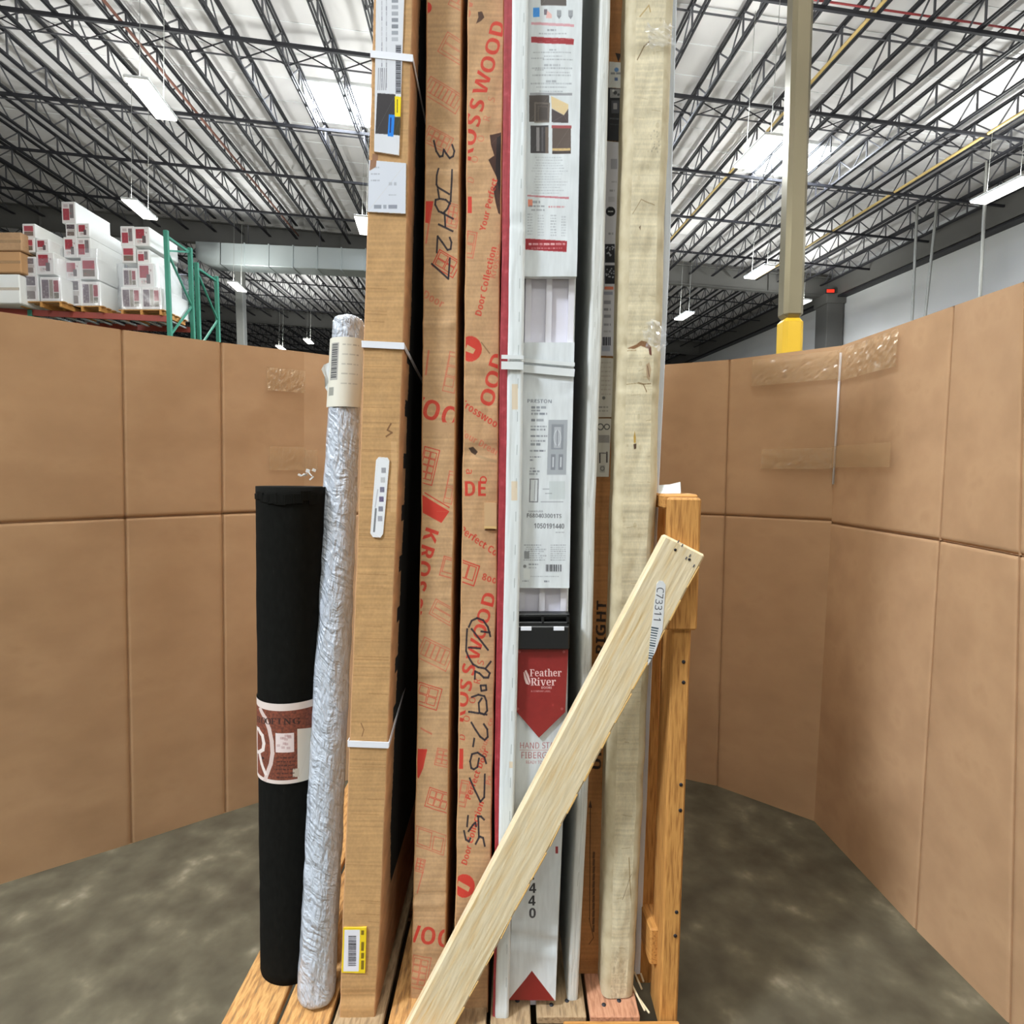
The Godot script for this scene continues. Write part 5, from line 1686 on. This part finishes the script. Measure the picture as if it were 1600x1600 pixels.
# a shallow sleeve on the front of the package between two pixel rows
func sleeve_mesh(f: Dictionary, y0: float, y1: float, depth: float, mat: Material, creases: Array, seed_at: float) -> ArrayMesh:
	var ha := atz(0, y0, f.z).y
	var hb := atz(0, y1, f.z).y
	var ny := int(ceil((hb - ha) / 0.012))
	var nx := 8
	var st := start(true)
	var se := start()
	var rows := []
	for j in ny + 1:
		var h := lerpf(ha, hb, float(j) / ny)
		var row := []
		for i in nx + 1:
			var u := float(i) / nx
			row.append([Vector3(lerpf(along(f, "xl", h), along(f, "xr", h), u), h + (0.0 if j > 0 else 0.0), -f.z + dent(creases, h + u * 0.02, u, 0.0012, seed_at)), Vector2(u, (f.h1 - h) / (f.h1 - f.h0))])
		rows.append(row)
	for j in ny:
		for i in nx:
			var q := [rows[j][i], rows[j][i + 1], rows[j + 1][i + 1], rows[j + 1][i]]
			face(st, [q[0][0], q[1][0], q[2][0], q[3][0]], Vector3.BACK, [q[0][1], q[1][1], q[2][1], q[3][1]])
		for e in [[0, Vector3.LEFT], [nx, Vector3.RIGHT]]:
			var p: Vector3 = rows[j][e[0]][0]; var r: Vector3 = rows[j + 1][e[0]][0]
			var b := Vector3(0, 0, -depth)
			var uv: Array = [rows[j][e[0]][1], rows[j + 1][e[0]][1], rows[j + 1][e[0]][1], rows[j][e[0]][1]]
			face(se, [p, r, r + b, p + b], e[1], uv)
	for e in [[0, Vector3.DOWN], [ny, Vector3.UP]]:
		for i in nx:
			var p: Vector3 = rows[e[0]][i][0]; var r: Vector3 = rows[e[0]][i + 1][0]
			var b := Vector3(0, 0, -depth)
			face(se, [p, r, r + b, p + b], e[1], [rows[e[0]][i][1], rows[e[0]][i + 1][1], rows[e[0]][i + 1][1], rows[e[0]][i][1]])
	var m := done(st)
	m = done(se, m)
	m.surface_set_material(0, mat)
	m.surface_set_material(1, mat)
	return m


func right_hand_packages() -> void:
	# --- white slab
	var z := 1.241
	var f := upright_face([[1563, 886, 903], [1180, 906, 922], [780, 912, 931], [400, 925, 945], [0, 937, 954], [-330, 944.3, 961.3]], z)
	var cv := Canvas.new(64, 2048, c8(206, 207, 203))
	cv.grain(noise, 2.0, 0.25, 0.13, 31.0)
	var s := sheet_of(f, cv)
	for k in 50:
		var y := rng.randf_range(0, 1560)
		var x := lerpf(945, 895, y / 1560.0) + rng.randf_range(-8, 8)
		stroke(s, [[x, y], [x + rng.randf_range(-4, 4), y + rng.randf_range(3, 26)]], rng.randf_range(0.6, 2.2), Color(0.55, 0.54, 0.5, rng.randf_range(0.1, 0.4)))
	var slab_side := plain(c8(206, 207, 203), 0.55)
	var o := thing("white_slab", "narrow scuffed white slab standing on edge beside the white package", "slab", Vector3(0.15, DECK, -z - 0.4))
	put("slab", package_mesh(f, 0.8, print_material(cv, 0.5), slab_side, [], 0.0008, 81.0, 0.006), null, o).position = -o.position
	# --- thin brown carton with a column of labels
	z = 1.312
	f = upright_face([[1521, 904, 937], [1180, 918, 951], [780, 929, 958], [400, 938, 969], [0, 951, 981], [-170, 956.7, 986.7]], z)
	cv = card_canvas(128, c8(164, 112, 64), 41.0)
	s = sheet_of(f, cv)
	poly(s, [[961, 83], [972, 84], [967, 97]], c8(40, 28, 22))
	var lab := [[[952, 97], [975, 99], [973, 139], [950, 138]], [[950, 138], [973, 140], [969, 222], [947, 220]], [[947, 221], [970, 223], [961, 557], [936, 556]], [[935, 559], [960, 560], [955, 652], [930, 652]], [[930, 654], [955, 654], [951, 745], [925, 745]]]
	var lc := [c8(208, 208, 204), c8(38, 38, 42), c8(202, 200, 206), c8(198, 192, 182), c8(200, 194, 184)]
	for k in 5: poly(s, lab[k], lc[k])
	disc(s, 963, 110, 3.5, c8(96, 136, 190)); scribble(s, 954, 972, 114, 3.0, c8(110, 112, 116)); rect(s, 960, 122, 965, 127, c8(90, 110, 150))
	rect(s, 953, 140, 970, 154, c8(150, 148, 148)); disc(s, 961, 146, 3.0, c8(60, 60, 62)); disc(s, 958, 143, 2.0, c8(216, 214, 210)); disc(s, 966, 149, 2.0, c8(70, 70, 72))
	rect(s, 955, 158, 967, 178, c8(74, 74, 80)); rect(s, 958, 162, 964, 172, c8(150, 148, 150)); stroke(s, [[953, 186], [968, 187]], 2.0, c8(84, 84, 88)); stroke(s, [[953, 195], [966, 196]], 1.2, c8(70, 70, 74))
	rect(s, 954, 249, 964, 265, c8(160, 158, 166)); scribble(s, 955, 963, 284, 2.0, c8(150, 150, 156)); scribble(s, 952, 960, 297, 3.0, c8(130, 130, 136)); rect(s, 950, 308, 960, 316, c8(184, 182, 188))
	disc(s, 953.5, 331, 7.5, c8(24, 24, 28)); stroke(s, [[950, 331], [957, 331]], 2.0, c8(210, 210, 212))
	scribble(s, 950, 958, 364, 3.0, c8(140, 140, 146))
	for q in [[382, 411], [415, 444]]:
		rect(s, 944.5, q[0], 960, q[1], c8(38, 38, 44))
		for k in 16: disc(s, rng.randf_range(946, 959), rng.randf_range(q[0] + 3, q[1] - 10), 1.3, c8(168, 168, 174))
	rect(s, 944, 448, 958, 453, c8(226, 126, 96)); rect(s, 943, 456, 957, 461, c8(150, 152, 168))
	for q in [[470, 7], [482, 5], [492, 6], [506, 4], [517, 3]]: scribble(s, 943, 954, q[0], q[1] * 0.8, c8(140, 138, 146))
	rect(s, 941, 527, 954, 540, c8(150, 150, 164)); barcode(s, 941, 527, 954, 540, false); rect(s, 940, 541, 953, 549, c8(168, 170, 186))
	for k in 8: scribble(s, 939, 954, 566 + k * 7.0, 2.0, Color(0.6, 0.54, 0.5, 0.5))
	disc(s, 943, 622, 2.6, c8(110, 108, 104)); scribble(s, 934, 950, 635, 2.4, c8(140, 136, 130)); scribble(s, 934, 950, 641, 2.4, c8(140, 136, 130))
	ring(s, 938, 667, 4.5, 1.5, c8(90, 88, 86)); ring(s, 948, 667, 4.0, 1.5, c8(90, 88, 86)); rect(s, 935, 680, 952, 692, c8(150, 144, 140))
	stroke(s, [[937, 708], [937, 723]], 2.5, c8(90, 82, 80)); stroke(s, [[948, 707], [948, 722]], 2.5, c8(80, 72, 72)); stroke(s, [[938, 708], [948, 708]], 1.5, c8(110, 102, 100)); rect(s, 937, 727, 945, 738, c8(170, 166, 160)); ring(s, 941, 732, 3.0, 1.2, c8(110, 106, 104))
	words(s, "RIGHT", 939.5, 981, 24, -89, c8(36, 26, 20), "Droid Sans", 700, 1.18)
	words(s, "UP", 932, 1185, 24, -89, c8(36, 26, 20), "Droid Sans", 700, 1.18)
	stroke(s, [[921, 1440], [921, 1260]], 1.3, c8(70, 46, 28)); poly(s, [[918, 1262], [924, 1262], [921, 1250]], c8(70, 46, 28))
	for k in 11: stroke(s, [[928, 1332 + k * 11.5], [927.5, 1340 + k * 11.5]], 4.0, Color(0.25, 0.16, 0.1, 0.7))
	stroke(s, [[920, 1435], [928, 1465], [920, 1475]], 1.5, c8(100, 66, 38))
	var pm := print_material(cv)
	o = thing("label_carton", "thin brown carton with a column of white and black labels", "carton", Vector3(0.22, DECK, -z - 0.35))
	put("body", package_mesh(f, 0.72, pm, M.dark_brown, [[atz(0, 1500, z).y, -0.003, 0.006], [atz(0, 1507, z).y, 0.004, 0.006]], 0.001, 91.0, 0.003), null, o).position = -o.position
	var names := ["energy_label", "black_label", "data_label", "notice_label", "symbol_label"]
	for k in 5: sticker(names[k], o, f, lab[k], pm, 0.002 + 0.0004 * (k % 2)).position = -o.position
	# --- wrapped cream carton, dirty and battered
	z = 1.243
	f = upright_face([[1560, 941, 991], [1400, 944, 1000], [1180, 951, 1010], [780, 961, 1028], [620, 965, 1033], [400, 970, 1040], [0, 981, 1055], [-170, 986.7, 1062.6]], z)
	cv = card_canvas(256, c8(204, 192, 162), 51.0)
	s = sheet_of(f, cv)
	var stain := Color(0.55, 0.46, 0.3, 0.25)
	for k in 50:  # thin wrinkle lines, their shade painted into the colour
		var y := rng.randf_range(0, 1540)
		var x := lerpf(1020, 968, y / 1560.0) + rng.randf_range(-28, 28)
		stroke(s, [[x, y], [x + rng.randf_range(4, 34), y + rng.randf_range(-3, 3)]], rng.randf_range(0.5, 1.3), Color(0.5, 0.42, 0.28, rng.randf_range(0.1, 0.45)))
	for k in 60:
		var y := rng.randf_range(0, 1540)
		var x := lerpf(1020, 968, y / 1560.0) + rng.randf_range(-30, 28)
		disc(s, x, y, rng.randf_range(1, 5), Color(stain, rng.randf_range(0.05, 0.22)))
	stroke(s, [[983, 92], [1000, 72], [1015, 64]], 2.4, c8(126, 104, 70)); stroke(s, [[977, 334], [998, 312], [1034, 320]], 1.4, c8(150, 130, 96))
	stroke(s, [[990, 25], [1012, 8], [1016, 18]], 2.5, c8(176, 150, 98))
	for k in 30: disc(s, rng.randf_range(1020, 1042), rng.randf_range(205, 240), rng.randf_range(0.6, 1.8), Color(0.35, 0.33, 0.3, 0.3))
	poly(s, [[994, 355], [999, 352], [998, 360]], c8(110, 92, 66))
	# torn places half way up
	poly(s, [[966, 544], [990, 538], [1004, 532], [1018, 534], [1030, 542], [1028, 546], [1002, 540], [985, 545]], c8(124, 84, 48))
	poly(s, [[1023, 542], [1030, 543], [1029, 556], [1023, 554]], c8(92, 40, 18))
	poly(s, [[1015, 570], [1024, 566], [1029, 578], [1026, 596], [1018, 590]], c8(176, 150, 118)); stroke(s, [[1019, 572], [1025, 588]], 2.0, c8(110, 78, 54)); stroke(s, [[996, 598], [1010, 600], [1018, 612]], 2.4, c8(120, 96, 62)); stroke(s, [[1008, 600], [1030, 599]], 1.5, c8(120, 96, 62))
	stroke(s, [[964, 548], [990, 547]], 1.4, c8(150, 128, 92)); stroke(s, [[966, 600], [998, 598]], 1.2, c8(160, 140, 104))
	poly(s, [[986, 682], [989, 673], [992, 684], [991, 692], [986, 692]], c8(176, 140, 60)); poly(s, [[985, 694], [993, 693], [992, 701], [986, 702]], c8(70, 46, 26))
	stroke(s, [[1000, 1408], [990, 1340]], 2.6, c8(150, 128, 86)); stroke(s, [[973, 1405], [996, 1372], [999, 1366]], 1.5, c8(140, 124, 100))
	for k in 70: disc(s, rng.randf_range(942, 992), rng.randf_range(1490, 1562), rng.randf_range(1.0, 5.0), Color(0.42, 0.35, 0.28, 0.12))
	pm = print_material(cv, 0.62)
	pm.clearcoat_enabled = true
	pm.clearcoat = 0.25
	pm.clearcoat_roughness = 0.3
	var cr := [[atz(0, 80, z).y, 0.003, 0.008], [atz(0, 325, z).y, 0.002, 0.006], [atz(0, 540, z).y, 0.006, 0.006], [atz(0, 552, z).y, -0.003, 0.006], [atz(0, 600, z).y, 0.004, 0.006], [atz(0, 1386, z).y, 0.002, 0.004]]
	for k in 110:
		var y := rng.randf_range(20, 1540)
		cr.append([atz(0, y, z).y, rng.randf_range(-0.0016, 0.0022), rng.randf_range(0.002, 0.006)])
	o = thing("cream_carton", "tall dirty cream carton in torn plastic wrap, next to the wooden post", "carton", Vector3(0.26, DECK, -z - 0.4))
	var cream_side := noisy(0.03, [[0.0, c8(176, 160, 128)], [0.5, c8(196, 183, 152)], [1.0, c8(204, 192, 164)]], Vector3(3, 1.5, 3), 0.65, 77)
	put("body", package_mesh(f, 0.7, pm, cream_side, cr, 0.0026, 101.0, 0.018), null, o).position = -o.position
	# crumpled film with a glint at the top right corner and the split
	for q in [[1010, 40, 1052, 72], [1010, 505, 1036, 545]]:
		var st := start()
		var nn := 9
		var grid := []
		for j in nn + 1:
			var row := []
			for i in nn + 1:
				var p := atz(lerpf(q[0], q[2], float(i) / nn), lerpf(q[1], q[3], float(j) / nn), z - 0.004)
				var rim := absf(i - nn * 0.5) > nn * 0.4 or absf(j - nn * 0.5) > nn * 0.4
				if rim: p += Vector3(noise.get_noise_2d(i * 90.0, j * 70.0 + q[1]), noise.get_noise_2d(i * 70.0 + 500.0, j * 90.0 + q[1]), 0) * 0.02
				row.append(p + Vector3(0, 0, 0.006 * noise.get_noise_2d(i * 60.0 + q[1], j * 60.0)) - o.position)
			grid.append(row)
		for j in nn:
			for i in nn: face(st, [grid[j][i], grid[j][i + 1], grid[j + 1][i + 1], grid[j + 1][i]], Vector3.BACK)
		put("loose_film", done(st), M.clear_film, o)
	# --- white strip standing behind it
	z = 1.31
	f = upright_face([[1480, 992, 1001], [760, 1022, 1030], [700, 1024, 1033], [400, 1036, 1047], [0, 1050, 1058], [-170, 1053.8, 1063.7]], z)
	o = thing("white_strip", "slim white strip standing behind the cream carton", "strip", Vector3(0.3, DECK, -z - 0.2))
	f.hs[0] = DECK; f.h0 = DECK
	put("strip", package_mesh(f, 0.25, plain(c8(216, 224, 236), 0.45), plain(c8(216, 224, 236), 0.45), [], 0.0005, 111.0, 0.002), null, o).position = -o.position
